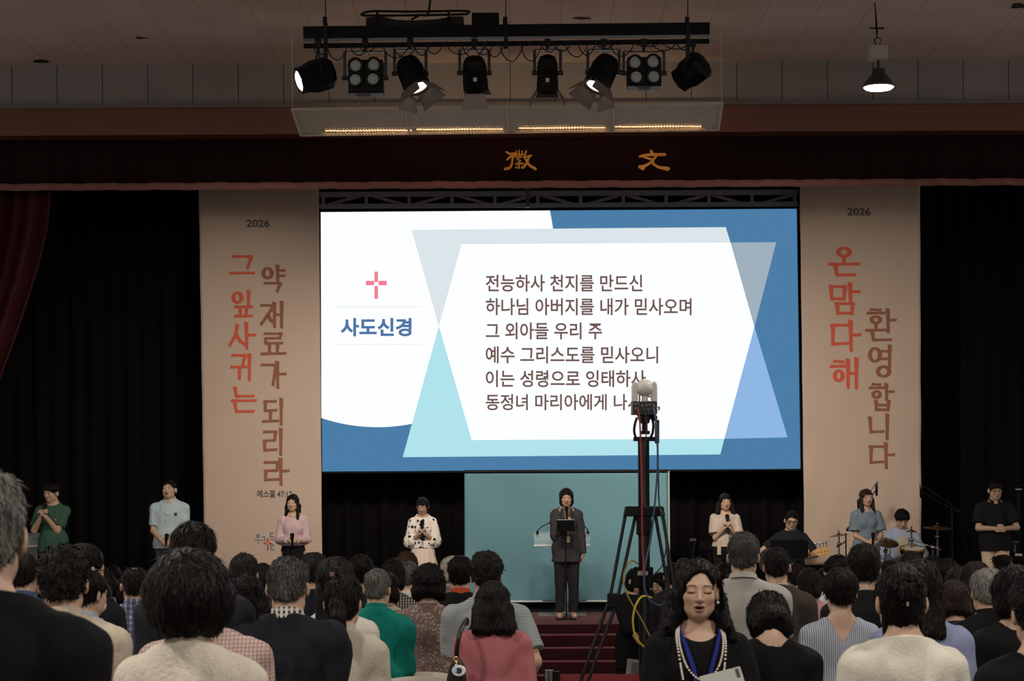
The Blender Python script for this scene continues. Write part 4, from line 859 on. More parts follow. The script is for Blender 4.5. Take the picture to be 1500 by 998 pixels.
def person(label, x, y, z, H, yaw=0.0, fem=False, w=1.0, pitch=0.0, hyaw=0.0, hroll=0.0, hair=('short', .008, 'straight', '17130f'), top=('tee', '777777'), bottom=('trousers', '1c1c22'),
           wrists=None, hands=None, res=.012, fine=False, mouth=0.0, lean=0.0, seated=False, extras=(), group=None, eyes_open=False, neckline=None, poles=None, shoes='1a1918'):
    """a whole figure in a canonical 1.70 m frame facing -y, then scaled and turned; returns the body object"""
    PN[0] += 1; seed = PN[0] * 3.17; s = H / 1.70; sx_ = (.148 if fem else .168) * w; tw = w * (.92 if fem else 1.0)
    U = Frame(rotm(lean, 0, 0), (0, .0, .95)); HF0 = Frame(rotm(pitch, hroll, hyaw), (0, .022, 1.50), parent=U); HF = Frame(None, (0, 0, 0), (0, -.006, 1.587), parent=HF0)
    Us = Frame(rotm(lean, 0, 0), (0, 0, .95))
    hip, knee, ank = ((.085, 0, .90), (.088, -.01, .48), (.088, .015, .085)) if not seated else ((.085, -.02, .88), (.13, -.43, .90), (.13, -.40, .50))
    if wrists is None: wrists = ((-.045, -.19, 1.00), (.045, -.20, 1.01))
    if hands is None: hands = ((nrm((.5, -.4, -.75)), (.5, .8, 0), (.3, -.9, .2), .45), (nrm((-.5, -.4, -.75)), (-.5, .8, 0), (-.3, -.9, .2), .45))
    arms = []
    for i, sg in enumerate((-1, 1)):
        sh = U.fwd((sg * sx_, .01, 1.350)); pole = np.array((sg * .55, .6, -.55) if poles is None else poles[i]); e, wr = ik(sh, wrists[i], .275, .240, pole); arms.append((sh, e, wr))
    xm = max(abs(q[0]) for a in arms for q in a) + .12; ym0 = min([-.17] + [q[1] - .2 for a in arms for q in a]); zt = 1.74; yb = .17
    if lean > .1: ym0 = min(ym0, -.95 * math.sin(lean) - .22)
    if seated: ym0 = min(ym0, -.72)
    zl0 = -.01 if not seated else .40
    fh = res * (.55 if fine else 1.0)
    xs = ticks((-xm, -.11, res), (-.11, .11, fh), (.11, xm, res)); ys = ticks((ym0, -.16, res), (-.16, .12, fh), (.12, yb, res)) if not lean > .1 else ticks((ym0, yb, res)); zs = ticks((zl0, .92, max(res, .012) * 1.0), (.92, 1.42, res), (1.42, zt, fh))
    fl = Field(xs, ys, zs)
    def torso(f, inf=0.0, low=True):
        f.ell((0, .0, 1.27), (.150 * tw, .103 * w, .17), U, .0, infl=inf); f.cone((-sx_ + .03, .012, 1.338), (sx_ - .03, .012, 1.338), .054 + inf, .054 + inf, U, .05)
        f.ell((0, -.005, 1.07), (.138 * tw, .104 * w, .17), U, .06, infl=inf)
        if fem:
            for q in (-1, 1): f.ell((q * .064, -.066, 1.245), (.056, .046, .060), U, .05, infl=inf * .8)
        for q in (-1, 1): f.cone((q * .02, .02, 1.452), (q * (sx_ - .03), .015, 1.365), .042 + inf * .7, .036 + inf, U, .05)
        if low: f.ell((0, .01, .93), (.160 * tw * (1.06 if fem else 1) + (.022 if inf else 0), .112 * w + (.020 if inf else 0), .13 + (.05 if inf else 0)), ID, .06, infl=inf)
    torso(fl); fl.cone((0, .022, 1.41), (0, .006, 1.54), .050 if fem else .057, .047 if fem else .054, U, .035)
    head_prims(fl, HF, fem, mouth)
    f2 = Field(*[fl.x, fl.y, fl.z]) if False else fl
    for q in (-1, 1):
        h_, k_, a_ = [(q * p[0], p[1], p[2]) for p in (hip, knee, ank)]; fl.cone(h_, k_, .082 * w, .055, ID, .03); fl.cone(k_, a_, .054, .038, ID, .02); fl.cone((a_[0], a_[1] + .02, a_[2] - .045), (a_[0] + q * .01, a_[1] - .13, a_[2] - .055), .034, .028, ID, .02)
    for i, (sh, e, wr) in enumerate(arms):
        m_ = .9 if fem else 1.0
        fl.cone(sh, e, .050 * m_ * w, .040 * m_, ID, .03); fl.cone(e, wr, .040 * m_, .027 * m_, ID, .012); hand(fl, wr, *hands[i], sc=.92 if fem else 1.0)
    pos, qd = fl.mesh(); tone = face_tone(pos, HF, mouth, lin(hair[3]) if hair else DARK, fine and res < .008, eyes_open)
    body = put('person', np_mesh('person', pos * s, qd, skin_mat(), tone)); body.location = (x, y, z if not seated else z - .41 * s); body.rotation_euler = (0, 0, yaw); tag(body, label, 'person', group)
    M_ = Matrix.Translation(body.location) @ Matrix.Rotation(yaw, 4, 'Z') @ Matrix.Scale(s, 4)
    def child(name, f, m):
        p_, q_ = f.mesh()
        if len(p_) == 0: return None
        return put(name, np_mesh(name, p_ * s, q_, m), body)
    # hair
    if hair:
        b0 = np.array([HF.fwd(p) for p in ((-.17, -.17, -.30), (.17, -.17, -.30), (-.17, .22, -.30), (.17, .22, -.30), (-.17, -.17, .16), (.17, -.17, .16), (-.17, .22, .16), (.17, .22, .16))]); l, h = b0.min(0), b0.max(0); hr = min(fh, .009) if fine or res < .009 else res * .85
        f = Field(ticks((l[0], h[0], hr)), ticks((l[1], h[1], hr)), ticks((l[2], h[2], hr))); hair_field(f, HF, hair[0], hair[1], hair[2], seed); p_, q_ = f.mesh(); p_, q_ = strands(p_, q_, HF, int(np.clip(17000 / (y * y), 350, 420) if y > 9 else 1500), hair[2], .0016 + .00016 * y, seed); put('hair', np_mesh('hair', p_ * s, q_, hair_mat(hair[3], .42 if hair[2] != 'curl' else .6)), body)
    # garment on the upper body
    kind, m = top[0], (fabric(top[1]) if isinstance(top[1], str) else top[1]); o = dict(sleeve='s', hem=.84, infl=.014, collar=None, fold=.006, neck=.060, v=0.0, flare=0.0, drop=0.0); o.update(top[2] if len(top) > 2 else {})
    hem = o['hem'] + (0 if not seated else .0)
    f = Field(xs, ys, ticks((.55 if hem < .8 else .78, 1.56, res))); inf = o['infl']; torso(f, inf)
    if hem < .88: f.cone((0, .005, .99), (0, .005, hem - .03), .162 * tw + inf, (.182 if hem < .8 else .172) * tw + inf + (o['flare'] if hem < .8 else 0), ID, .04, sq=1.3)
    for sh, e, wr in arms:
        if o['sleeve'] == 's': t_ = .78; f.cone(sh, sh + (e - sh) * t_, .056 * w + inf, .056 + inf + o['flare'], ID, .03, cut=True)
        elif o['sleeve'] == 'e': f.cone(sh, e, .055 * w + inf, .052 + inf + o['flare'], ID, .03); f.cone(e, e + (wr - e) * .35, .052 + inf + o['flare'], .044 + inf + o['flare'], ID, .02, cut=True)
        elif o['sleeve'] == 'l': f.cone(sh, e, .054 * w + inf, .046 + inf, ID, .03); f.cone(e, e + (wr - e) * .97, .046 + inf, .034 + inf, ID, .02, cut=True)
    f.noise(o['fold'], 11, 11, 6, seed, ID, True); f.noise(o['fold'] * .6, 30, 30, 14, seed + 4)
    f.half((0, 0, -1), (0, 0, hem), ID)
    wide = o['neck'] > .0665 or o['v'] < 0
    if not wide: f.cone((0, .024, 1.37), (0, .016, 1.51), (.050 if fem else .057) + .011, (.048 if fem else .055) + .009, U, .04)
    f.half((0, -.28 - o['drop'], 1), (0, .02, 1.466 - (.010 if fem else 0)), U, .004)
    if wide: f.cone((0, .018, 1.398 + o['neck']), (0, -.01, 1.66), o['neck'], o['neck'] + .012, U, .006, 's')
    if o['v']:  # open neckline at the front (v > 0) or at the back (v < 0)
        yv = -.16 if o['v'] > 0 else .16; av = abs(o['v'])
        f.op(lambda X, Y, Z: np.maximum(np.maximum(np.abs(X) - (Z - (1.44 - av)) * .55, (Y if yv < 0 else -Y) + .0), (1.44 - av) - Z), (-.12, min(yv, 0), 1.44 - av), (.12, max(yv, 0), 1.6), U, .006, 's')
    child({'tee': 'shirt', 'polo': 'polo_shirt', 'shirt': 'shirt', 'jacket': 'jacket', 'blouse': 'blouse', 'knit': 'knit_top', 'dress': 'dress'}[kind], f, m)
    if o['collar']:
        ck = o['collar']; mb = MB(); N = 28; gap = .32 if ck == 'polo' else .12; fl_ = []
        prof = [(.062, .0), (.064, .035), (.070, .038), (.082, .008), (.078, .006), (.070, .026)] if ck == 'polo' else [(.064, -.004), (.060, .040), (.065, .041), (.071, -.004)]
        kk = (.93 if fem else 1.03)
        for i in range(N + 1):
            a = -math.pi / 2 + gap + (2 * math.pi - 2 * gap) * i / N; tl = .018 * -math.sin(a)
            for r, hh in prof: mb.v.append(tuple(U.fwd((r * kk * math.cos(a), .016 + r * kk * 1.06 * math.sin(a), 1.450 - (.010 if fem else 0) + hh + (.28 + o['drop']) * (r * kk * 1.06 * math.sin(a) * .8)))))
        n = len(prof)
        for i in range(N):
            for k in range(n): mb.face((i * n + k, i * n + (k + 1) % n, (i + 1) * n + (k + 1) % n, (i + 1) * n + k))
        mb.face(tuple(range(n))); mb.face(tuple(N * n + k for k in range(n))); mb.v = [tuple(q * s for q in v) for v in mb.v]
        c_ = mb.build('collar', o.get('cmat') or m, None, origin=(0, 0, 0)); c_.parent = body; c_.location = (0, 0, 0)
    # trousers or skirt
    bk, bm_ = bottom[0], (fabric(bottom[1]) if isinstance(bottom[1], str) else bottom[1]); br = max(res, .012)
    f = Field(ticks((-.36, .36, br)), ticks((-.72 if seated else -.36, .34, br)), ticks((.0 if not seated else .42, 1.12, br)))
    f.ell((0, .01, .93), (.166 * tw * (1.06 if fem else 1), .118 * w, .14), ID, 0, infl=.008); f.ell((0, -.002, 1.03), (.142 * tw, .108 * w, .10), ID, .05, infl=.006)
    if bk == 'trousers':
        for q in (-1, 1):
            h_, k_, a_ = [(q * p[0], p[1], p[2]) for p in (hip, knee, ank)]; f.cone(h_, k_, .094 * w, .074, ID, .03); f.cone(k_, a_, .074, .066, ID, .02, cut=True)
        f.noise(.006, 9, 9, 6, seed, ID, True)
    else:
        L = bottom[2]; fla = bottom[3]
        f.op(lambda X, Y, Z: (np.sqrt(X ** 2 + (Y * 1.2) ** 2) - (.15 * tw + (1.0 - Z) * fla + .012 * (1 - Z) * 3 * np.sin(np.arctan2(Y, X) * 11))) * .8, (-.36, -.3, L), (.36, .3, 1.02), ID, .02)
        f.half((0, 0, -1), (0, 0, L), ID)
    f.half((0, 0, 1), (0, 0, 1.10), ID)
    child('trousers' if bk == 'trousers' else 'skirt', f, bm_)
    sm = fabric(shoes)
    for q in (-1, 1):
        a_ = (q * ank[0], ank[1], ank[2]); f = Field(ticks((a_[0] - .08, a_[0] + .08, .011)), ticks((a_[1] - .22, a_[1] + .09, .011)), ticks((a_[2] - .10, a_[2] + .03, .011)))
        f.cone((a_[0], a_[1] + .015, a_[2] - .045), (a_[0] + q * .01, a_[1] - .14, a_[2] - .052), .041, .037, ID); f.half((0, 0, -1), (0, 0, a_[2] - .084), ID); f.half((0, 0, 1), (0, 0, a_[2] - .012), ID); child('shoe', f, sm)
    for ex in extras: ex(body, U, HF, s)
    if PN[0] % 20 == 0: print('people', PN[0])
    body_world[body.name] = M_
    return body
body_world = {}
def sub(mb, name, body, m, s, angle=40):
    mb.v = [tuple(q * s for q in v) for v in mb.v]; o = mb.build(name, m, None, origin=(0, 0, 0), angle=angle); o.parent = body; o.location = (0, 0, 0); return o
def glasses(col='0b0b0b', rim=.0026):
    def ex(body, U, HF, s):
        mb = MB()
        for q in (-1, 1): mb.tube([HF.fwd((q * .033 + .023 * math.cos(a), -.108 + .006 * abs(math.cos(a)), .001 + .018 * math.sin(a))) for a in np.linspace(0, 2 * math.pi, 16, endpoint=False)], rim, 6, closed=True); mb.tube([HF.fwd(p) for p in ((q * .056, -.102, .006), (q * .078, -.04, .006), (q * .080, .012, .004))], rim, 6)
        mb.tube([HF.fwd(p) for p in ((-.010, -.108, .004), (0, -.112, .006), (.010, -.108, .004))], rim, 6); sub(mb, 'glasses', body, mat(col, .3), s)
    return ex
def strap(pts, wid, col, name='strap', thick=.004):
    """a flat band through points of the figure's upper body"""
    def ex(body, U, HF, s):
        p = arc_pts([U.fwd(q) for q in pts], 6); mb = MB()
        for i, q in enumerate(p):
            d = (p[min(i + 1, len(p) - 1)] - p[max(i - 1, 0)]).normalized(); out = Vector((q.x, q.y, 0)).normalized() if abs(q.x) + abs(q.y) > .01 else Vector((0, -1, 0)); x = d.cross(out).normalized(); n_ = x.cross(d)
            for a, b_ in ((-1, 0), (1, 0), (1, 1), (-1, 1)): mb.v.append(tuple(q + x * wid / 2 * a + n_ * thick * b_))
        for i in range(len(p) - 1):
            for k in range(4): mb.face((i * 4 + k, i * 4 + (k + 1) % 4, i * 4 + 4 + (k + 1) % 4, i * 4 + 4 + k))
        sub(mb, name, body, fabric(col), s)
    return ex
def badge(c_, w_, h_, col, name='name_badge'):
    def ex(body, U, HF, s):
        c2 = np.array(U.fwd(c_)); sg = -1 if c_[1] < 0 else 1; best = 0
        for ch in body.children:
            if ch.type != 'MESH' or ch.name.split('.')[0] in ('hair', 'collar', 'shoe') or name in ('hair_clip',): continue
            co = np.empty(len(ch.data.vertices) * 3, np.float32); ch.data.vertices.foreach_get('co', co); co = co.reshape(-1, 3) / s
            m_ = (np.abs(co[:, 0] - c2[0]) < .5 * w_ + .01) & (np.abs(co[:, 2] - c2[2]) < .5 * h_ + .01) & (co[:, 1] * sg > 0)
            if m_.any(): best = max(best, (co[m_, 1] * sg).max())
        if best: c2[1] = sg * (best + .001)
        mb = MB(); mb.box(c2, (w_, .006, h_)); o = sub(mb, name, body, mat(col, .5), s)
    return ex
def mic(label, body, head_p, tail_p, group=None):
    """hand-held microphone between two points of the figure's frame"""
    M_ = body_world[body.name]; a, b_ = M_ @ Vector(tail_p), M_ @ Vector(head_p); d = (b_ - a).normalized(); L = (b_ - a).length
    t = thing('microphone', label, 'microphone', a, group); mb = MB(); mb.lathe([(.012, 0), (.0135, .01), (.015, L * .4), (.020, L - .06), (.020, L - .05)], a, d, 16); mb.build('handle', BLACK, t)
    mb = MB(); mb.lathe([(.020, L - .05), (.026, L - .045), (.029, L - .025), (.026, L - .006), (.014, L + .004), (.003, L + .006)], a, d, 16); mb.build('grille', mat('1a1a1b', .4, .7, 0, 8, .8, 300), t); return t
# ------------------------------------------------------------------ the band and singers on the stage
def top_of(pitch, lean, v):
    t = 1.59 + .117 * math.cos(pitch) - .018 * math.sin(pitch) + v; return .95 + (t - .95) * math.cos(lean)
def place(px, top, d, base, pitch=0, lean=0, v=.012):
    p = P(px, top, d); return p.x, (p.z - base) * 1.70 / top_of(pitch, lean, v)
def staged(label, px, ytop, d, **k):
    hv = k.get('hair', (0, .008))[1]; x, H = place(px, ytop, d, STAGE, k.get('pitch', 0), 0, hv)
    k.setdefault('res', .0075); k.setdefault('fine', True); return person(label, x, d, STAGE, H, **k)
BLK = '15110f'; DESK = mat('050506', .75, 0, 0, 8, 0, 60, (1, 1, 1), .08)
SG = None
CHEST = lambda x, z, y=-.17: ((x - .028, y, z), (x + .030, y - .005, z - .004))
HC = (((.55, -.35, .75), (.8, .25, .1), (.2, -.2, .9), .95), ((-.55, -.35, .75), (-.8, .25, .1), (-.2, -.2, .9), .95))   # both hands folded round a microphone
HF_ = (((.85, -.35, -.1), (.3, .9, 0), (0, .1, 1), .7), ((-.85, -.35, -.1), (-.3, .9, 0), (0, .1, 1), .7))             # hands folded over each other
p = staged('person in a green tee holding a black microphone to the mouth', 77, 707, 25.4, hair=('mop', .010, 'soft', BLK), top=('tee', '3a594a', dict(neck=.066, fold=.008, drop=.35)), bottom=('trousers', '4a4845'), wrists=CHEST(-.05, 1.29, -.20), hands=HC, hyaw=-.35, pitch=.12, hroll=.06, yaw=-.12, extras=(badge((.075, -.142, 1.245), .022, .025, 'a9835c', 'breast_label'),))
mic('black microphone held in the folded hands of the green tee singer', p, (-.045, -.135, 1.452), (-.052, -.225, 1.27))
p = staged('stout person in a pale blue polo shirt, hands clasped low', 248, 703, 25.4, w=1.06, hair=('short', .004, 'straight', BLK), top=('polo', 'a4b6ba', dict(collar='polo', hem=.86, drop=.35)), bottom=('trousers', '3a3f4a'), wrists=((-.07, -.20, .97), (.075, -.20, .975)), hands=(((.7, -.3, -.55), (.4, .9, 0), (0, -.2, 1), .5), ((-.7, -.3, -.55), (-.4, .9, 0), (0, -.2, 1), .5)), pitch=-.12, hyaw=-.15, mouth=.25, extras=(badge((.095, -.15, 1.285), .034, .034, '20262b', 'breast_patch'), badge((0, -.147, 1.30), .05, .045, 'aebec0', 'placket')))
mic('short black microphone held low by the pale blue polo singer', p, (.012, -.255, 1.045), (-.005, -.235, .90))
p = staged('long-haired person in a pink blouse and black skirt holding a microphone', 429, 724, 25.3, fem=True, hair=('long', .008, 'straight', BLK), top=('blouse', 'bba2a2', dict(sleeve='l', hem=1.0, fold=.007, v=.05, drop=.4)), bottom=('skirt', '121215', .45, .14), wrists=((-.055, -.21, 1.075), (.06, -.215, 1.08)), hands=HF_, hyaw=-.18, pitch=-.03, yaw=.06, extras=(strap(((-.05, -.03, 1.44), (-.02, -.10, 1.40), (.03, -.10, 1.405), (.05, -.03, 1.44)), .004, 'b9a58e', 'necklace'),))
mic('black microphone held upright at the waist of the pink blouse singer', p, (.0, -.27, 1.175), (.003, -.255, 1.0))
p = staged('person in a white polka-dot blouse and cream skirt, head bowed over a microphone', 619, 729, 25.3, fem=True, hair=('bangs', .004, 'straight', BLK), top=('blouse', cloth_dots('polka', 'e2dad0', '18171a', 15, .30), dict(sleeve='e', flare=.035, hem=.98, fold=.010, drop=.3)), bottom=('skirt', 'e0cfbe', .42, .26), wrists=CHEST(.0, 1.19, -.19), hands=HC, pitch=.30, hyaw=-.05)
mic('black microphone held at the chest of the polka-dot singer', p, (.0, -.19, 1.375), (.005, -.235, 1.09))
p = staged('person in a dark trouser suit speaking into a microphone in mid stage', 829.5, 715, 24.85, fem=True, w=1.02, hair=('bob', .009, 'straight', BLK), top=('jacket', '3b3a3c', dict(sleeve='l', hem=.74, v=.20, infl=.017, flare=.02, collar=None)), bottom=('trousers', '29292b'), wrists=((-.012, -.185, 1.235), (.215, -.02, .80)), hands=(((.35, -.25, .9), (.5, .6, .2), (-.1, -.8, .5), .95), ((.05, -.15, -1), (-.9, 0, 0), (0, -1, 0), .45)), pitch=.10, poles=((-.6, .5, -.6), (.4, .7, 0)), extras=(badge((.018, -.135, 1.04), .045, .085, 'c9b9a3'), strap(((-.05, -.02, 1.46), (-.03, -.105, 1.38), (.0, -.118, 1.25), (.018, -.125, 1.09)), .012, 'b5a68f', 'lanyard')), shoes='c9a58d')
def lapels(body, U, HF, s_, col='343335'):
    for q in (-1, 1):
        mb = MB(); pts = [(q * .045, -.070, 1.435), (q * .075, -.085, 1.40), (q * .088, -.118, 1.345), (q * .070, -.128, 1.335), (q * .078, -.135, 1.31), (q * .012, -.150, 1.20), (q * .006, -.142, 1.215), (q * .030, -.118, 1.33), (q * .036, -.09, 1.40)]
        mb.prism([U.fwd((x, y - .008, z)) for x, y, z in pts], (0, .006, 0)); sub(mb, 'lapel', body, fabric(col), s_)
lapels(p, ID, None, (P(0, 715, 24.85).z - STAGE) / top_of(.10, 0, .004))
mic('black microphone in the raised hand of the suited speaker', p, (-.004, -.145, 1.462), (.004, -.235, 1.25))
p = staged('person in a loose beige blouse and black trousers with folded hands', 1062, 723, 25.3, fem=True, hair=('wavy', .002, 'straight', BLK), top=('blouse', 'b3a698', dict(sleeve='s', flare=.030, hem=.96, fold=.009, v=.06, drop=.4)), bottom=('trousers', '141416'), wrists=CHEST(.01, 1.235, -.20), hands=HC, pitch=.05, hyaw=.06, extras=(badge((-.10, -.16, .95), .05, .20, 'b5a490', 'sash'),))
mic('black microphone in the folded hands of the beige blouse singer', p, (.01, -.165, 1.41), (.02, -.245, 1.14))
p = staged('person in a short-sleeved denim dress holding a microphone low', 1269, 716, 25.2, fem=True, hair=('longbangs', .006, 'straight', '2a1d17'), top=('dress', mat('66757f', .85, 0, .18, 9, .3, 90), dict(sleeve='s', flare=.028, hem=.62, collar='polo', fold=.008, drop=.4)), bottom=('skirt', mat('66757f', .85, 0, .18, 9, .3, 90), .40, .20), wrists=((-.03, -.21, .99), (.085, -.21, .985)), hands=HF_, hyaw=.12, hroll=-.05, mouth=.3, yaw=.05)
mic('black microphone held low by the denim dress singer', p, (.03, -.265, 1.12), (.025, -.25, .95))
p = staged('person in glasses and a black polo shirt with hands folded at the waist', 1457, 704, 25.4, w=1.08, hair=('mop', .006, 'soft', BLK), top=('polo', '17171a', dict(collar='polo', flare=.02, hem=.80, drop=.4)), bottom=('trousers', 'cbb9a2'), wrists=((-.03, -.215, 1.09), (.065, -.215, 1.09)), hands=HF_, pitch=.14, hyaw=.08, poles=((-.9, .4, -.35), (.9, .4, -.35)), extras=(glasses(),))
# ------------------------------------------------------------------ seated bass player and drummer
def stool(loc, h, label):
    t = thing('stool', label, 'stool', loc); x, y, z = loc
    b = MB(); b.lathe([(.15, h - .06), (.17, h - .05), (.17, h - .015), (.15, h)], (x, y, z), n=24); b.build('seat', BLACK, t)
    for k in range(3): a = k * 2.09 + .5; b = MB(); b.tube([(x, y, z + h - .06), (x + .2 * math.cos(a), y + .2 * math.sin(a), z + .012)], .012); b.build('leg', STEEL, t)
gx, gd = P(1158, 760, 26.3).x, 26.3
p = person('seated person in round dark-rimmed glasses playing bass behind a music stand', gx, gd, STAGE, 1.72, res=.008, fine=True, seated=True, hair=('short', .006, 'straight', '15120f'), top=('tee', '1d1f24'), bottom=('trousers', '18181b'), wrists=((-.22, -.20, 1.10), (.17, -.26, 1.10)), hands=(((.8, -.3, -.4), (0, .9, -.3), (0, -.2, 1), .6), ((.1, .1, .9), (-.3, .9, 0), (.9, 0, .1), .7)), pitch=.22, hroll=.08, poles=((-1, .1, -.4), (.8, .2, -.6)), extras=(glasses('141414', .0035),))
stool((gx, gd, STAGE), .43, 'black round stool under the bass player')
gt = thing('bass_guitar', 'dark bass guitar with a pale wooden neck on the seated player', 'guitar', (gx - .05, gd - .27, STAGE + .58))
na, nb = Vector((gx - .02, gd - .29, P(0, 822, 26).z - .0)), P(1193, 810, 26.0); nd_ = (nb - na).normalized(); up_ = Vector((0, -1, 0)).cross(nd_)
b = MB(); c_ = na - nd_ * .22; prof = []
for i in range(40):
    a = 2 * math.pi * i / 40; r = .17 + .035 * math.cos(2 * a) + .03 * math.cos(3 * a + .4); prof.append(c_ + nd_ * r * 1.25 * math.cos(a) + up_ * r * math.sin(a))
b.prism(prof, (0, .04, 0)); b.build('body', mat('2a2322', .25), gt, bevel=.008)
b = MB(); b.bar(na - nd_ * .05, nb, .045, .02); b.build('neck', mat('a57a48', .4), gt, smooth=False, bevel=.004)
b = MB(); b.prism([nb - up_ * .025, nb + nd_ * .05 - up_ * .05, nb + nd_ * .19 - up_ * .045, nb + nd_ * .21 + up_ * .02, nb + nd_ * .10 + up_ * .055, nb + up_ * .03], (0, .018, 0)); b.build('headstock', mat('c79a58', .4), gt, smooth=False, bevel=.003)
for k in range(4):
    b = MB(); q = nb + nd_ * (.04 + .045 * k) + up_ * .05; b.cyl(q, q + up_ * .05, .006); b.sphere(q + up_ * .06, (.018, .008, .014)); b.cyl(q - up_ * .05 + Vector((0, -.012, 0)), q - up_ * .05 + Vector((0, .01, 0)), .009); b.build('tuning_peg', CHROME, gt)
def music_stand(px0, py0, px1, py1, d, label, fold=0):
    a, c_ = P(px0, py0, d), P(px1, py1, d); m_ = (a + c_) / 2; t = thing('music_stand', label, 'music stand', (m_.x, d + .1, STAGE)); b = MB(); w_ = abs(c_.x - a.x); h_ = abs(a.z - c_.z)
    R = Matrix.Rotation(math.radians(-12), 3, 'X'); b.box(m_, (w_, .006, h_), R)
    b.box(m_ + Vector((0, .03, -h_ / 2)), (w_, .055, .006)); b.build('desk', DESK, t, smooth=False)
    b = MB(); b.cyl((m_.x, d + .05, m_.z), (m_.x, d + .1, STAGE + .12), .012); b.build('pole', BLACKM, t)
    for k in range(3): q = k * 2.09 + .5; b = MB(); b.tube([(m_.x, d + .1, STAGE + .22), (m_.x + .24 * math.cos(q), d + .1 + .24 * math.sin(q), STAGE + .008)], .008); b.build('leg', BLACKM, t)
    return t, m_
t_, m_ = music_stand(1129, 791, 1180, 817, 25.75, 'black music stand desk in front of the bass player')
b = MB(); a = P(1180, 794, 25.75); b.prism([P(1180, 792, 25.78), P(1183.5, 795, 25.9), P(1183.5, 817, 25.9), P(1180, 817, 25.78)], (0.004, 0, 0)); b.build('folding_wing', DESK, t_, smooth=False)
music_stand(1024, 792, 1054, 806, 25.8, 'black music stand beside the beige blouse singer')
t = thing('gooseneck_lamp', 'small dark lamp bracket beside the music stand near the beige blouse singer', 'lamp bracket', P(1017, 826, 25.8))
b = MB(); p = P(1015, 826, 25.8); b.tube(arc_pts([(p.x, p.y, STAGE), p, P(1016, 806, 25.8), P(1019, 793, 25.8)], 6), .008); b.build('post', BLACKM, t)
b = MB(); b.box(P(1015, 791, 25.8), (.08, .02, .035)); b.build('head', mat('2b2c2e', .4), t, smooth=False)
# drummer and kit
dx = P(1323, 760, 26.4).x
p = person('seated drummer with bowed head in an open pale blue shirt', dx, 26.55, STAGE, 1.74, res=.008, fine=True, seated=True, hair=('mop', .016, 'soft', '100d0c'), top=('shirt', cloth_stripe('blue_pin', '8f9bb3', '9ca8bd', 0, .022, .4), dict(sleeve='l', v=.0, flare=.01, hem=.72, fold=.009)), bottom=('trousers', '26262b'), wrists=((-.17, -.30, 1.02), (.17, -.30, 1.03)), hands=(((.4, -.8, -.1), (0, 0, -1), (.9, 0, .1), .8), ((-.3, -.85, -.1), (0, 0, -1), (-.9, 0, .1), .8)), pitch=.42, hyaw=.05, poles=((-.9, .3, -.5), (.9, .3, -.5)), extras=(badge((0, -.142, 1.22), .13, .26, 'b9ad98', 'undershirt'),))
stool((dx, 26.55, STAGE), .43, 'black round drum stool under the drummer')
GOLDM = mat('c9a23a', .25, .8)
def drum(px, py, rpx, hpx, d, label, tilt=0, rim='g'):
    c_ = P(px, py, d); r = S(rpx, d); h = S(hpx, d); t = thing('drum', label, 'drum', c_ - Vector((0, 0, h / 2)), 'drums of the kit'); ax = Vector((0, -math.sin(tilt), math.cos(tilt)))
    b = MB(); b.lathe([(r, -h / 2), (r * 1.0, h / 2)], c_, ax, 28); b.build('shell', mat('141210', .25), t)
    b = MB(); b.lathe([(r * .97, h / 2 + .004), (r * .3, h / 2 + .006)], c_, ax, 28); b.build('drumhead', mat('b9b4a6', .6), t)
    for s_ in (-1, 1): b = MB(); b.lathe([(r * 1.0, -.012), (r * 1.05, -.012), (r * 1.05, .012), (r * 1.0, .012)], c_ + ax * s_ * h / 2, ax, 28, ring=True); b.build('hoop', GOLDM, t)
    x, y, z = axes(ax)
    for k in range(8):
        q = k * math.pi / 4 + .2; o_ = c_ + (x * math.cos(q) + y * math.sin(q)) * r * 1.03; b = MB(); b.bar(o_ - ax * h * .46, o_ + ax * h * .5, .012); b.box(o_, (.02, .02, .04)); b.build('tension_rod', GOLDM, t)
    for k in range(3):
        q = k * 2.09 + .6; b = MB(); b.tube([c_ - ax * h * .4 + Vector((.8 * r * math.cos(q), .8 * r * math.sin(q), 0)), (c_.x + 1.1 * r * math.cos(q), c_.y + 1.1 * r * math.sin(q), STAGE + .01)], .01); b.build('leg', STEEL, t)
    return t
drum(1336, 812, 18, 17, 26.0, 'black snare drum with brass hoops in front of the drummer', .22)
t = thing('bass_drum', 'black bass drum standing in the middle of the kit', 'drum', P(1352, 900, 25.75)); c_ = Vector((P(1358, 836, 25.8).x, 25.85, STAGE + .28))
b = MB(); b.lathe([(.265, 0), (.275, .02), (.275, .36), (.265, .38)], c_, (0, 1, 0), 36); b.build('shell', mat('141210', .25), t)
b = MB(); b.lathe([(.25, -.002), (.1, -.006)], c_, (0, 1, 0), 36); b.build('drumhead', mat('1b1a19', .5), t)
b = MB(); b.lathe([(.262, -.02), (.285, -.02), (.285, .02), (.262, .02)], c_, (0, 1, 0), 36, ring=True); b.build('hoop', GOLDM, t)
for s_ in (-1, 1): b = MB(); b.tube([c_ + Vector((s_ * .26, .1, -.05)), (c_.x + s_ * .36, c_.y - .05, STAGE + .01)], .01); b.build('spur', STEEL, t)
BRASS = mat('6e4f33', .35, .7)
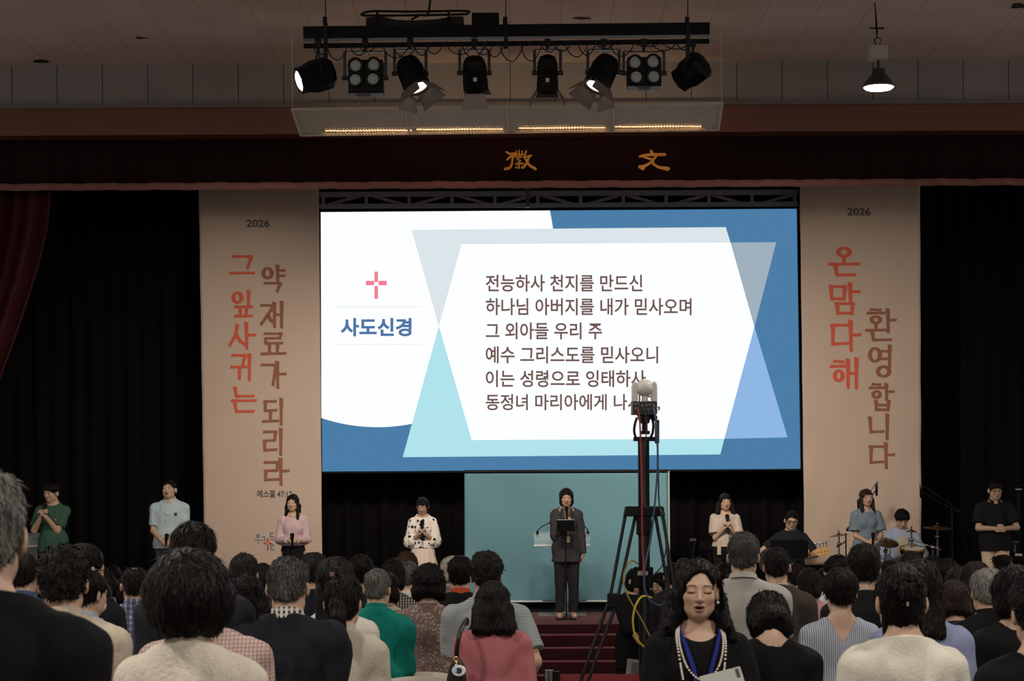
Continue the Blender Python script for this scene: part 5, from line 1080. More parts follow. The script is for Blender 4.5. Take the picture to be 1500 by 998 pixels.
def cymbal(px, py, rpx, d, label, tilt=(0, 0), stand=True, col=BRASS):
    c_ = P(px, py, d); r = S(rpx, d); ax = Vector((math.sin(tilt[0]), -math.sin(tilt[1]), 1)).normalized(); t = thing('cymbal', label, 'cymbal', (c_.x, c_.y + .0, STAGE), 'cymbals of the kit')
    b = MB(); b.lathe([(.012, .03), (r * .16, .024), (r * .2, .012), (r * .6, .004), (r, -.008), (r, -.011), (r * .6, 0), (.012, .02)], c_, ax, 36); b.build('plate', col, t)
    b = MB(); b.cyl(c_, c_ + ax * .06, .006); b.sphere(c_ + ax * .05, .014); b.build('wing_nut', STEEL, t)
    b = MB(); b.cyl((c_.x, c_.y, STAGE + .25), c_, .010); b.cyl((c_.x, c_.y, STAGE + .25), (c_.x, c_.y, c_.z - .25), .016); b.sphere(c_ - Vector((0, 0, .12)), (.03, .03, .03)); b.sphere(c_ - Vector((0, 0, .27)), (.028, .028, .028)); b.build('stand', STEEL, t)
    for k in range(3): q = k * 2.09 + 1.0; b = MB(); b.tube([(c_.x, c_.y, STAGE + .4), (c_.x + .26 * math.cos(q), c_.y + .26 * math.sin(q), STAGE + .01)], .009); b.build('leg', STEEL, t)
cymbal(1373, 773, 20.5, 26.1, 'wide dark crash cymbal level on its stand beside the cream banner edge', (.03, .10))
cymbal(1297, 794, 20, 25.9, 'brown ride cymbal tilted steeply between the denim dress singer and the drummer', (.12, .38))
cymbal(1229, 784, 14, 26.2, 'thin cymbal seen edge-on next to the denim dress sleeve', (-.14, .02))
cymbal(1335, 778, 8, 26.0, 'small splash cymbal in front of the drummer face', (.0, .10))
def mic_stand(base, elbow, tip, tail, d, label, boom_mic=True):
    e, tp, tl = P(*elbow, d), P(*tip, d), P(*tail, d); t = thing('microphone_stand', label, 'microphone stand', (P(*base, d).x, d, STAGE)); bx = P(*base, d).x
    b = MB(); b.cyl((bx, d, STAGE + .2), e, .010); b.build('pole', BLACKM, t)
    b = MB(); b.cyl(tl, tp, .008); b.build('boom_arm', BLACKM, t); b = MB(); b.sphere(e, .022); b.cyl(tl, tl + (tp - tl).normalized() * .06, .018); b.build('clutch', BLACKM, t)
    for k in range(3): q = k * 2.09 + .4; b = MB(); b.tube([(bx, d, STAGE + .5), (bx + .3 * math.cos(q), d + .3 * math.sin(q), STAGE + .01)], .009); b.build('leg', BLACKM, t)
    b = MB(); b.tube(arc_pts([tl + Vector((.02, -.012, .02)), (tl + tp) / 2 + Vector((0, -.012, .06)), tp + Vector((.0, -.01, .09)), tp + Vector((0, -.008, .04))], 6), .005, 6); b.build('cable', RUBBER, t)
    m2 = thing('condenser_microphone', label.replace('microphone stand', 'condenser microphone').replace('boom stand', 'condenser microphone on the boom stand'), 'microphone', tp - Vector((0, 0, .09)))
    b = MB(); b.lathe([(.010, 0), (.016, .01), (.018, .12)], tp - Vector((0, 0, .09)), n=14); b.build('body', BLACK, m2)
    b = MB(); b.lathe([(.018, .12), (.02, .125), (.019, .15), (.01, .162)], tp - Vector((0, 0, .09)), n=14); b.build('grille', mat('3a3a3c', .4, .7), m2)
mic_stand((1395, 820), (1394.5, 747), (1349, 720), (1404, 751), 26.3, 'black boom stand reaching over the drum kit beside the dark curtain')
mic_stand((1246, 826), (1257, 760), (1284, 717), (1240, 778), 26.6, 'black boom stand rising behind the denim dress singer')
b = MB(); b.tube([P(1336, 791, 26.0), P(1378, 806, 25.9)], .010); b.sphere(P(1366, 802, 25.93), .03); b.sphere(P(1338, 790, 26), .016); b.tube([P(1366, 802, 25.93), (P(1368, 0, 25.93).x, 25.93, STAGE)], .012)
tag(b.build('tom_holder', CHROME), 'bright chrome tom arm angled beside the snare drum', 'drum hardware')
b = MB(); b.tube([P(1225, 802, 26.1), P(1240, 793, 26.1)], .009); b.tube([P(1239, 781, 26.1), (P(1239.5, 820, 26.1).x, 26.1, STAGE)], .010)
for k in range(3): b.tube([(P(1239.5, 820, 26.1).x, 26.1, STAGE + .35), (P(1239.5, 820, 26.1).x + .2 * math.cos(k * 2.1), 26.1 + .2 * math.sin(k * 2.1), STAGE + .008)], .008)
tag(b.build('cymbal_arm_stand', BLACKM), 'dark cymbal arm stand under the edge-on cymbal', 'drum hardware')
# keyboard rack and microphone at the right end of the stage
t = thing('mixer_desk', 'small dark mixer with a white label strip behind the black polo singer', 'mixer', (P(1492, 815, 25.6).x, 25.7, STAGE))
b = MB(); a = P(1482, 816, 25.6); b.box(a + Vector((.2, .12, -.02)), (.55, .3, .07)); b.build('case', BLACK, t, smooth=False, bevel=.006)
b = MB(); b.box(P(1492, 813, 25.57), (.09, .012, .03)); b.build('label_strip', mat('c9c9c9', .5), t, smooth=False)
b = MB(); b.cyl(P(1486, 810, 25.65), P(1486, 797, 25.65), .022); b.sphere(P(1486, 795, 25.65), (.05, .04, .03)); b.build('lamp_head', mat('3a3a3a', .5), t)
for s_ in (0, .4): b = MB(); b.bar((a.x + s_, 25.72, STAGE), (a.x + s_, 25.72, a.z - .05), .03); b.build('leg', BLACKM, t)
t = thing('microphone_stand', 'dark microphone stand with a white clip at the picture edge behind the black polo singer', 'microphone stand', (P(1492, 820, 26).x, 26.0, STAGE))
b = MB(); b.cyl((P(1492, 820, 26).x, 26, STAGE), P(1492, 722, 26), .010); b.build('pole', BLACKM, t); b = MB(); b.cyl(P(1486, 716, 26), P(1504, 708, 26), .010); b.build('boom_arm', BLACKM, t); b = MB(); b.box(P(1492, 717, 25.98), (.08, .03, .016)); b.build('clip', mat('8c8c8c', .4), t, smooth=False)
for k in range(3): q = k * 2.09 + .4; b = MB(); b.tube([(P(1492, 820, 26).x, 26, STAGE + .4), (P(1492, 820, 26).x + .26 * math.cos(q), 26 + .26 * math.sin(q), STAGE + .01)], .009); b.build('leg', BLACKM, t)
# ------------------------------------------------------------------ lecterns and the speaker's stand
ACR = mat('cfe0e2', .12, 0, 0, 8, 0, 60, (1, 1, 1), .5, .22); ACW = mat('dfe4e4', .25)
def lectern(x0, y0, x1, y1, d, label, necks=()):
    a, c_ = P(x0, y0, d), P(x1, y1, d); m_ = (a + c_) / 2; t = thing('acrylic_lectern', label, 'lectern', (m_.x, d + .1, STAGE)); w_ = c_.x - a.x; h_ = a.z - c_.z
    b = MB(); b.box((m_.x, d, m_.z), (w_, .012, h_)); b.build('front_panel', ACR, t, smooth=False)
    b = MB(); b.box((m_.x, d - .002, c_.z + .012), (w_ + .01, .018, .022)); b.build('front_edge', ACW, t, smooth=False)
    b = MB(); R = Matrix.Rotation(math.radians(14), 3, 'X'); b.box((m_.x, d + .2, a.z - .03), (w_, .4, .012), R); b.build('desk_top', ACR, t, smooth=False)
    b = MB(); b.box((m_.x, d + .18, (STAGE + a.z) / 2 - .03), (.16, .012, a.z - STAGE - .09)); b.build('column', ACR, t, smooth=False)
    b = MB(); b.box((m_.x, d + .15, STAGE + .012), (.62, .42, .024)); b.build('base_plate', mat('a3a6a6', .3, .6), t, smooth=False)
    for pts in necks:
        b = MB(); b.tube(arc_pts([P(x, y, d + .05) for x, y in pts], 6), .007, 8); q = P(*pts[0], d + .05); b.cyl(q - Vector((0, 0, .04)), q + Vector((0, 0, .03)), .018); e = P(*pts[-1], d + .05); b.sphere(e, .016); b.build('gooseneck_microphone', BLACKM, t)
lectern(782.5, 783, 864, 800, 25.35, 'clear acrylic lectern with two gooseneck microphones behind the suited speaker', (((787, 782), (788, 777), (797, 770), (806, 766)), ((861, 782), (860.5, 776), (857, 772), (853, 769))))
lectern(26, 785, 56, 801.5, 25.8, 'clear acrylic lectern beside the green tee singer')
t = thing('music_stand', 'black music stand in front of the suited speaker with a flat black foot', 'music stand', (P(829, 900, 24.55).x, 24.55, STAGE))
b = MB(); m_ = P(828.5, 770.5, 24.5); R = Matrix.Rotation(math.radians(-25), 3, 'X'); b.box(m_, (S(26, 24.5), .008, .15), R); b.box(m_ + Vector((0, .05, -.065)), (S(26, 24.5), .07, .008)); b.build('desk', DESK, t, smooth=False)
b = MB(); b.box(m_ + Vector((0, .035, .072)), (S(25, 24.5), .006, .012)); b.build('tablet', mat('9aa0a4', .3), t, smooth=False)
b = MB(); b.cyl((m_.x + .005, 24.56, m_.z - .05), (m_.x + .005, 24.56, STAGE), .010); b.build('pole', BLACKM, t)
b = MB(); b.box((m_.x, 24.53, STAGE + .008), (.24, .22, .014)); b.build('foot', BLACKM, t, smooth=False)
# ------------------------------------------------------------------ the congregation, seen from behind
GRP = None
def A(label, px, ytop, d, **k):
    base = floor_z(d); hv = k.get('hair', (0, .008))[1]; x, H = place(px, ytop, d, base, k.get('pitch', 0.1), k.get('lean', 0), hv); k.setdefault('pitch', .1)
    if k.get('lean'): pass
    k.setdefault('res', min(.013, max(.0065, d * .00095))); yaw = math.pi + k.pop('turn', 0.0); k.setdefault('fine', d < 7)
    dy = k.pop('dy', 0); return person(label, x, d - (math.sin(k.get('lean', 0)) * .6 if k.get('lean') else 0), base, H, yaw=yaw, **k)
H1, H2, H3, HB, HG, HGG, HW = '100d0c', '17120f', '1d1512', '33231b', '4a4947', '8b8a86', 'b9b3a6'
SH = lambda c='100d0c', v=.010, t='straight': ('short', v, t, c)
SL = dict(sleeve='l'); 
# closest rows
A('grey-haired person in a black sweater cut by the left picture edge', -27, 688, 4.1, w=1.08, hair=('short', .012, 'soft', '5f5d58'), top=('knit', '0d0d0e', dict(sleeve='l', infl=.018, hem=.8)), turn=.05, hyaw=.10, pitch=.02)
A('person with a full round black bob and a textured cream blouse with stand collar', 277, 796, 5.35, fem=True, w=1.02, hair=('round', .042, 'straight', H1), top=('blouse', mat('cbc3b2', .9, 0, .10, 70, .5, 90), dict(sleeve='l', collar='stand', infl=.018)), turn=-.05, pitch=.05)
A('person with an updo held by a clip in a plain ivory tee', 1321, 828, 6.4, fem=True, w=1.06, hair=('bun', .010, 'straight', H1), top=('tee', 'cdc9b9', dict(sleeve='s', infl=.018, flare=.01, neck=.066)), hyaw=.05, pitch=.15, extras=(badge((.012, .162, 1.585), .008, .014, '7a7a76', 'hair_clip'),))
A('person in a black top at the lower right corner with bare neck', 1522, 838, 5.9, fem=True, w=1.05, hair=('short', .016, 'soft', H1), top=('knit', '0f0f10', dict(sleeve='l', neck=.085, infl=.016)), pitch=.1)
A('curly dark-haired person in a beige jacket behind the black sweater', 92, 800, 7.1, w=1.05, hair=('short', .020, 'curl', '1d1a18'), top=('jacket', 'b9ac9a', dict(sleeve='l', collar='stand', infl=.02)), turn=.2, hyaw=-.05)
fx, fH = place(1022, 818, 7.6, floor_z(7.6), 0, 0, .016)
fl_w = person('person facing the camera in black with pearls and a blue lanyard, mouth open', fx, 7.6, floor_z(7.6), fH, res=.006, fine=True, fem=True, w=1.04, hair=('sidepart', .014, 'soft', '0d0b0a'), mouth=.55, pitch=-.02, hroll=.03, hyaw=-.06,
    top=('knit', '0c0c0d', dict(sleeve='l', neck=.060, infl=.014, fold=.004, drop=.42)), wrists=((-.06, -.24, 1.10), (.10, -.27, 1.12)), hands=(((.8, -.4, .2), (.2, .9, 0), (0, 0, 1), .6), ((-.5, -.6, .3), (-.3, .8, 0), (0, -.2, 1), .7)), shoes='0c0c0c', yaw=.03,
    extras=(strap(((-.058, .03, 1.462), (-.078, -.06, 1.43), (-.058, -.118, 1.36), (-.03, -.142, 1.26), (-.012, -.150, 1.13)), .016, '27307f', 'lanyard'), strap(((.058, .03, 1.462), (.078, -.06, 1.43), (.058, -.118, 1.36), (.03, -.142, 1.26), (.012, -.150, 1.13)), .016, '27307f', 'lanyard')))
def pearls(body, U, HF, s):
    for nm, pts in (('pearl_necklace', ((-.070, .0, 1.462), (-.088, -.072, 1.425), (-.085, -.125, 1.36), (-.062, -.152, 1.29), (-.020, -.166, 1.245), (.022, -.166, 1.245), (.062, -.152, 1.29), (.085, -.125, 1.36), (.088, -.072, 1.425), (.070, .0, 1.462))),
                    ('pearl_necklace', ((-.075, .0, 1.462), (-.097, -.072, 1.42), (-.095, -.128, 1.35), (-.076, -.162, 1.22), (-.045, -.168, 1.10), (.0, -.170, 1.06), (.045, -.168, 1.10), (.076, -.162, 1.22), (.095, -.128, 1.35), (.097, -.072, 1.42), (.075, .0, 1.462)))):
        p = arc_pts(pts, 16); mb = MB(); acc = 0; last = None
        for q in p:
            if last is None or (q - last).length >= .0088: mb.sphere(U.fwd(q), .0048, 8, 6); last = q
        o = sub(mb, nm, body, mat('d8cfbd', .3), s); o['kind'] = 'stuff'
    for q in (-1, 1): mb = MB(); mb.sphere(HF.fwd((q * .081, .0, -.044)), .0062, 10, 8); sub(mb, 'pearl_earring', body, mat('e4dccb', .25), s)
_hf0 = Frame(rotm(-.02, .03, -.06), (0, .022, 1.50)); pearls(fl_w, ID, Frame(None, (0, 0, 0), (0, -.006, 1.587), parent=_hf0), fH / 1.70)
b = MB(); c_ = P(1060, 1004, 7.3); R = Matrix.Rotation(math.radians(-14), 3, 'Y') @ Matrix.Rotation(math.radians(-30), 3, 'X'); b.box(c_, (.155, .012, .11), R); b.box(c_ + R @ Vector((.062, -.008, .03)), (.012, .004, .035), R, 1)
tag(b.build('booklet', [mat('9d9f98', .6), mat('2f3032', .6)], smooth=False, bevel=.002), 'pale grey booklet held by the camera-facing person with pearls', 'booklet')
A('person in a pink checked shirt directly behind the full round bob', 301, 822, 6.7, w=1.04, hair=SH(), top=('shirt', cloth_stripe('pink_check', 'b59f98', '8a6c62', 0, .013, .22, (2, .013, .22, .85, '8a6c62')), dict(sleeve='l', collar='stand', infl=.018)), pitch=.25)
A('person in a navy jacket with a checked collar and cropped grey hair', 421, 817, 7.9, w=1.10, hair=SH('45423f', .007, 'soft'), top=('jacket', '1a1c22', dict(sleeve='l', collar='stand', infl=.024, fold=.013, cmat=cloth_stripe('bw_check', 'c8c4ba', '2a2a2c', 0, .02, .5, (2, .02, .5, .6, 'c8c4ba')))), pitch=.22)
A('person with a black short back and sides in a dark grey jacket', 284, 765, 8.1, w=1.02, hair=SH(H1, .012), top=('jacket', '26282b', SL), pitch=.05)
A('person with long dark loose curls wearing black beside the navy jacket', 358, 843, 8.5, fem=True, hair=('wavy', .022, 'curl', H1), top=('knit', '121214', SL), pitch=.2)
A('person with a low ponytail in a cream windbreaker', 500, 843, 8.5, fem=True, w=1.0, hair=('pony', .012, 'straight', H2), top=('jacket', 'b6ae9e', dict(sleeve='l', collar='stand', infl=.022, fold=.009)), pitch=.2, hyaw=-.2)
A('person with half-up long black hair and a white shirt', 490, 816, 9.3, fem=True, w=1.0, hair=('halfup', .020, 'straight', '120f0e'), top=('shirt', 'c6c2b8', SL), extras=(badge((-.0, .142, 1.645), .022, .022, '6e5348', 'hair_clip'),))
A('person with head bowed deep, nape bare above a black top', 1128, 868, 8.0, fem=True, w=1.08, hair=('bob', .018, 'straight', H1), top=('knit', '0e0e0f', dict(sleeve='l', neck=.082, infl=.016)), pitch=.85, lean=.10)
A('person with long loose black hair in a periwinkle knit top', 1349, 820, 8.2, fem=True, w=1.05, hair=('halfup', .018, 'straight', H1), top=('knit', '7d86a3', dict(sleeve='s', infl=.018, flare=.008)), pitch=.15, hyaw=.15)
A('person in a blue striped blouse with a V-shaped back and bare nape', 1231, 832, 10.2, fem=True, w=1.04, hair=('short', .026, 'soft', H1), top=('blouse', cloth_stripe('blue_stripe', 'a9adb2', '566379', 0, .0105, .36), dict(sleeve='s', flare=.02, neck=.075, v=-.13, infl=.018)), pitch=.1)
A('person in a pink blouse carrying a black bag, shoulder-length wavy hair', 722, 852, 10.3, fem=True, w=1.04, hair=('wavy', .020, 'soft', H1), top=('blouse', 'a9666a', dict(sleeve='e', flare=.012, infl=.018, hem=.8)), pitch=.3, lean=.06, turn=.05)
A('curly-topped person in a grey and white striped polo shirt', 712, 808, 11.2, w=1.12, hair=('short', .022, 'curl', '1a1614'), top=('polo', cloth_stripe('grey_stripe', '969c9b', '747b7c', 2, .012, .40), dict(sleeve='s', collar='polo', flare=.015)), wrists=((-.20, -.02, .90), (.05, -.22, 1.0)), hands=(((-.1, -.4, -.8), (.9, 0, 0), (0, -1, 0), .4), ((-.5, -.4, -.75), (-.5, .8, 0), (-.3, -.9, .2), .45)))
A('thinning-haired person in a teal green jacket', 551, 834, 11.8, w=1.02, hair=SH('55544f', .010, 'soft'), top=('jacket', '107468', dict(sleeve='l', collar='stand', infl=.020, fold=.009)), pitch=.12, hyaw=-.2)
A('tall person in a heather grey polo shirt with greying hair', 1088, 780, 11.5, w=1.14, hair=SH('3a3937', .014, 'soft'), top=('polo', 'a09d96', dict(sleeve='s', collar='polo', flare=.01)), turn=-.1, hyaw=-.1)
A('person in black with a grey stripe and a shoulder strap, ear showing', 1265, 797, 10.6, w=1.0, hair=SH(H1, .018), top=('tee', cloth_stripe('black_band', '151516', '85837c', 2, .40, .10), dict(sleeve='s')), extras=(strap(((-.10, .02, 1.43), (-.09, .10, 1.38), (0, .155, 1.22), (.1, .15, 1.05)), .03, '151516', 'bag_strap'),))
A('silver-haired person in a black polo with a buckled camera strap', 1446, 833, 10.2, w=1.05, hair=('short', .018, 'soft', '6d6b66'), top=('polo', '151517', dict(sleeve='s', collar='stand')), extras=(strap(((-.08, .03, 1.45), (-.07, .10, 1.40), (-.01, .15, 1.28), (.09, .155, 1.10), (.16, .12, .98)), .035, '1a1a1b', 'camera_strap'), badge((-.066, .115, 1.398), .05, .022, '9a968c', 'buckle')))
A('black-haired person in a black scoop-neck top near the picture edge', 1487, 827, 8.6, fem=True, w=1.05, hair=('bob', .022, 'straight', H1), top=('knit', '121213', dict(sleeve='l', neck=.085)), pitch=.15)
A('brown bob-haired person wearing dark grey below the silver hair', 1398, 850, 11.0, fem=True, hair=('perm', .018, 'soft', '261a15'), top=('knit', '2a2526', SL), pitch=.2)
# middle rows
A('person in a pale blue collared shirt wearing a white face mask', 124, 835, 9.6, w=1.0, hair=SH(H1), top=('shirt', 'a3abb3', dict(sleeve='l', collar='stand')), hyaw=-.5, extras=(lambda body, U, HF, s: (lambda mb: sub(mb.sphere(HF.fwd((0, -.062, -.052)), (.056, .052, .045)), 'face_mask', body, fabric('c9cacb'), s))(MB()),))
A('person in glasses with short black hair behind the curly head', 117, 797, 10.2, hair=SH(H1, .014), top=('shirt', '1a1a1d', SL), hyaw=-.7, extras=(glasses(),))
A('balding person in a steel blue shirt beside the grey head', 34, 810, 11.2, hair=('thin', .010, 'straight', H2), top=('shirt', '44597a', dict(sleeve='l', collar='stand')))
A('balding person in a blue and white plaid shirt', 197, 830, 12.4, w=1.04, hair=('thin', .008, 'straight', H2), top=('shirt', cloth_stripe('plaid', '5b6178', '9ea2ad', 0, .035, .35, (2, .035, .6, .6, '363c55')), dict(sleeve='s', collar='stand', infl=.02)), hyaw=.15)
A('person with grey-black hair and a hearing aid above the dark curls', 357, 811, 12.0, hair=SH('221e1c', .012, 'soft'), top=('shirt', '2a2a2e', SL))
A('person with black hair low beside the hearing aid wearer', 386, 825, 14.5, fem=True, hair=('bob', .012, 'straight', H1), top=('knit', '26222a', SL))
A('dark-haired person in dark clothes behind the navy jacket', 459, 809, 13.0, hair=SH('1b1918', .012), top=('shirt', '17181f', SL))
A('person with rounded black hair behind the half-up hairstyle', 527, 813, 14.0, hair=SH(H1, .016), top=('shirt', '23232a', SL))
A('person in a cream and brown striped top behind the green jacket', 566, 838, 13.5, fem=True, hair=('perm', .008, 'soft', H1), top=('tee', cloth_stripe('brown_stripe', 'a89f8c', '5a4b3e', 2, .035, .25), dict(sleeve='s')))
A('person in a finely checked black and white top with a black bob', 575, 819, 15.0, fem=True, hair=('perm', .012, 'straight', H1), top=('tee', cloth_stripe('fine_check', '8d8a80', '2c2b29', 0, .02, .5, (2, .02, .5, .7, '2c2b29')), dict(sleeve='s')))
A('brown-haired person turned aside in front of the cream skirt', 593, 808, 16.7, fem=True, hair=('perm', .010, 'soft', '38261c'), top=('knit', '3a3230', SL), hyaw=-.5)
A('grey-haired person in a white shirt with a thin black strap', 598, 823, 15.9, hair=SH('4c4a47', .010, 'soft'), top=('shirt', 'bab6ac', SL), extras=(strap(((-.09, .02, 1.43), (-.08, .09, 1.38), (.0, .14, 1.24)), .018, '151516', 'bag_strap'),))
A('curly-haired person in a floral blouse and pleated pink skirt', 628, 825, 12.5, fem=True, w=1.08, hair=('perm', .026, 'curl', H1), top=('blouse', cloth_floral('floral', '6e5a52', 62), dict(sleeve='s', flare=.02, hem=.92)), bottom=('skirt', '9c5f60', .3, .2))
A('white-haired person half hidden by the black polo shirt', 661, 815, 17.0, fem=True, hair=('perm', .010, 'soft', 'a9a394'), top=('knit', '6d6a68', SL))
A('person in a black polo shirt with an orange lanyard at the neck', 674, 815, 13.4, w=1.10, hair=SH(H1, .010), top=('polo', '121214', dict(sleeve='s', collar='stand', cmat=fabric('a8452a'), flare=.01)))
A('person in a dark brown tee with close-cropped black hair', 1138, 802, 12.9, w=1.08, hair=SH('161413', .008), top=('tee', '3a332e', dict(sleeve='s', flare=.012)))
A('dark-haired person right beside the heather grey polo, small in the crowd', 1061, 826, 18.0, hair=SH(H1), top=('shirt', '1f2024', SL))
A('person with a dark bob behind the heather grey polo shoulder', 1076, 838, 16.5, fem=True, hair=('bob', .012, 'straight', H1), top=('knit', '262229', SL))
A('dark brown-haired person below the music stand', 1166, 825, 17.0, hair=SH(H3), top=('shirt', '202126', SL))
A('person with a dark brown bob in a pink top', 1186, 832, 14.9, fem=True, hair=('bob', .014, 'straight', H2), top=('knit', 'a8787a', dict(sleeve='s')))
A('black-haired person behind the striped blouse, hair only showing', 1208, 834, 18.6, hair=SH(H1), top=('shirt', '24252a', SL))
A('black-haired person with a white collar in profile below the denim dress', 1230, 814, 15.7, hair=('short', .020, 'soft', H1), top=('shirt', 'aeb0b0', dict(sleeve='l', collar='stand')), hyaw=.9)
A('black-haired person in front of the snare drum', 1335, 808, 14.0, hair=('perm', .014, 'straight', H1), top=('knit', '222226', SL))
A('black-haired person in front of the cymbal stand', 1366, 814, 16.2, hair=SH(H1, .014), top=('shirt', '1c1c20', SL))
A('person with black hair and a visible ear below the crash cymbal', 1388, 818, 15.0, hair=SH(H1, .018), top=('shirt', '25232a', SL), hyaw=.4)
A('person with dark brown rounded hair beyond the periwinkle top', 1405, 829, 13.0, fem=True, hair=('perm', .014, 'straight', H3), top=('knit', '2b2527', SL))
A('person with long reddish-black hair below the black polo singer', 1429, 822, 12.2, fem=True, hair=('long', .018, 'straight', '1e1312'), top=('knit', '2f2424', SL))
A('bald person with a fringe of black hair in front of the khaki trousers', 1468, 805, 18.5, w=1.05, hair=('bald', .008, 'straight', H1), top=('shirt', 'b2b3b3', dict(sleeve='l', collar='stand')))
A('person in an olive brown jacket between the silver hair and the picture edge', 1476, 838, 11.8, hair=SH(H2), top=('jacket', '3d352c', SL))
# far rows, mostly hair above shoulders
A('small black head far back below the dark curtain', 165, 829, 19.5, hair=SH(H1), top=('shirt', '1d1d20', SL))
A('black-haired person with an ear showing left of the plaid shirt', 160, 843, 16.0, hair=SH(H1, .014), top=('shirt', '202024', SL), hyaw=.6)
A('person with a long black bob and a pale collar beside the plaid shirt', 178, 848, 17.0, fem=True, hair=('bob', .014, 'straight', H1), top=('blouse', 'a5938c', SL))
A('person all in black beside the pale blue collared shirt', 146, 852, 13.6, fem=True, hair=('wavy', .012, 'straight', H1), top=('knit', '0f0f10', SL))
A('brown-haired person at the foot of the beige blouse singer', 1003, 818, 18.2, fem=True, hair=('bob', .012, 'straight', HB), top=('knit', '2f2a2a', SL))
A('black-haired person left of the brown hair by the camera pole', 985, 826, 18.8, hair=SH(H1), top=('shirt', '242428', SL))
A('dark-haired person behind the teal jacket, close to the curtain', 543, 830, 17.5, hair=SH(H1), top=('shirt', '232328', SL))
A('black-haired person between the dark bowed heads and the ear showing', 1302, 822, 16.0, hair=SH(H1, .014), top=('shirt', '1e1e22', SL))
# ushers facing the hall beside the steps
us_x, us_H = place(929, 832, 19.6, floor_z(19.6), .3, 0, .012)
us_ = person('person in a sheer black dress holding a grey booklet behind the camera tripod', us_x, 19.6, floor_z(19.6), us_H, fem=True, w=1.06, res=.009, fine=True, hair=('bob', .012, 'straight', H1), top=('dress', '131214', dict(sleeve='e', infl=.022, flare=.015, hem=.68)), bottom=('skirt', '161517', .40, .12), pitch=.3, hyaw=.4, yaw=.35, wrists=((-.03, -.27, .93), (.09, -.25, .93)), hands=HF_)
b = MB(); c_ = P(929, 979, 19.25); R = Matrix.Rotation(math.radians(8), 3, 'Y') @ Matrix.Rotation(math.radians(-20), 3, 'X'); b.box(c_, (.15, .012, .17), R); b.box(c_ + R @ Vector((0.01, -.008, .0)), (.075, .004, .11), R, 1)
tag(b.build('booklet', [mat('8c8d88', .6), mat('5a5c5b', .6)], smooth=False), 'grey booklet in the hands of the usher behind the tripod', 'booklet')
wx, wH = place(969, 838, 20.3, floor_z(20.3), .2, 0, .012)
person('person in a white blouse with black print behind the camera cables', wx, 20.3, floor_z(20.3), wH, fem=True, res=.011, hair=('wavy', .012, 'straight', H1), top=('blouse', cloth_dots('print', 'd0cbc0', '1f1f21', 26, .30), dict(sleeve='l', hem=.9)), pitch=.25, hyaw=-.4, yaw=-.3)
# ------------------------------------------------------------------ shoulder bag with charm
bx = P(672, 985, 10.0); t = thing('shoulder_bag', 'black shoulder bag with a gold clasp and white charm on the pink blouse', 'bag', bx - Vector((0, 0, .15)))
b = MB(); q = [P(664, 966, 10.02), P(672, 964, 10.02), P(681, 978, 10.02), P(683, 1000, 10.02), P(680, 1015, 10.02), P(656, 1015, 10.02), P(654, 996, 10.02), P(658, 978, 10.02)]; b.prism(q, (0, .10, 0)); b.build('body', mat('101012', .45), t, bevel=.012)
b = MB(); sp_ = arc_pts([P(669, 966, 10.06), P(669.5, 950, 10.02), P(673, 930, 10.02), P(679, 915, 10.10), P(684, 908, 10.28), P(684, 914, 10.5)], 6); b.tube(sp_, .012, 8); b.build('strap', mat('1b1614', .5), t)
b = MB(); b.tube([P(668 + 2.2 * math.cos(a), 966 + 3.5 * math.sin(a), 9.99) for a in np.linspace(0, 6.28, 14, endpoint=False)], .003, 6, closed=True); b.tube([P(668, 970, 9.98), P(669, 974, 9.97)], .005); b.build('gold_clasp', mat('c9a35a', .25, .9), t)
b = MB(); c_ = P(672.5, 983, 9.97); b.lathe([(.032, 0), (.036, .006), (.032, .012)], c_, (-.2, -1, .1), 20, sx=1, sy=.8); b.build('charm', mat('d9dde0', .35), t)
b = MB(); b.lathe([(.016, .012), (.014, .016)], c_ + Vector((0.002, -.001, 0)), (-.2, -1, .1), 16); b.build('charm_centre', mat('24303c', .4), t)
b = MB(); b.tube([P(668, 974, 9.97), P(667, 982, 9.96), P(668, 985, 9.96)], .007); b.build('charm_tag', mat('b7c9d6', .35), t)
# ------------------------------------------------------------------ camera on its tall tripod
CD = 12.3; FZ = floor_z(CD)
def K(px, py, dd=0): return P(px, py, CD + dd)
t = thing('video_tripod', 'tall black video tripod with a thick column in front of the steps', 'tripod', (K(943, 900).x, CD, FZ))
cx_ = K(943.5, 800).x
b = MB(); b.box((cx_, CD, (K(943, 643).z + FZ + .35) / 2), (.068, .06, K(943, 643).z - FZ - .35)); b.build('column', mat('0c0b0b', .5, 0, 0, 8, 0, 60, (1, 1, 1), .2), t, smooth=False, bevel=.006)
b = MB(); b.box((cx_ - .002, CD - .032, (K(943, 643).z + FZ + .5) / 2), (.022, .006, K(943, 643).z - FZ - .5)); b.build('column_rail', mat('1f1b1a', .35), t, smooth=False)
b = MB(); b.prism([K(917, 742, -.06), K(972, 742, -.06), K(975, 757, -.06), K(914, 757, -.06)], (0, .12, 0)); b.box((cx_, CD, K(943, 765).z), (.09, .10, .16)); b.build('collar', BLACKM, t, smooth=False, bevel=.006)
for px0, px1, oy in ((916, 893, -.02), (931, 904, -.02), (971, 990, -.02), (960, 982, -.02), (948, 945, .1), (936, 942, .1)):
    a = K(px0, 755, oy); e = K(px1, 880, oy * 8); b = MB(); b.cyl(a, e, .0105, n=12); b.build('upper_leg', BLACKM, t)
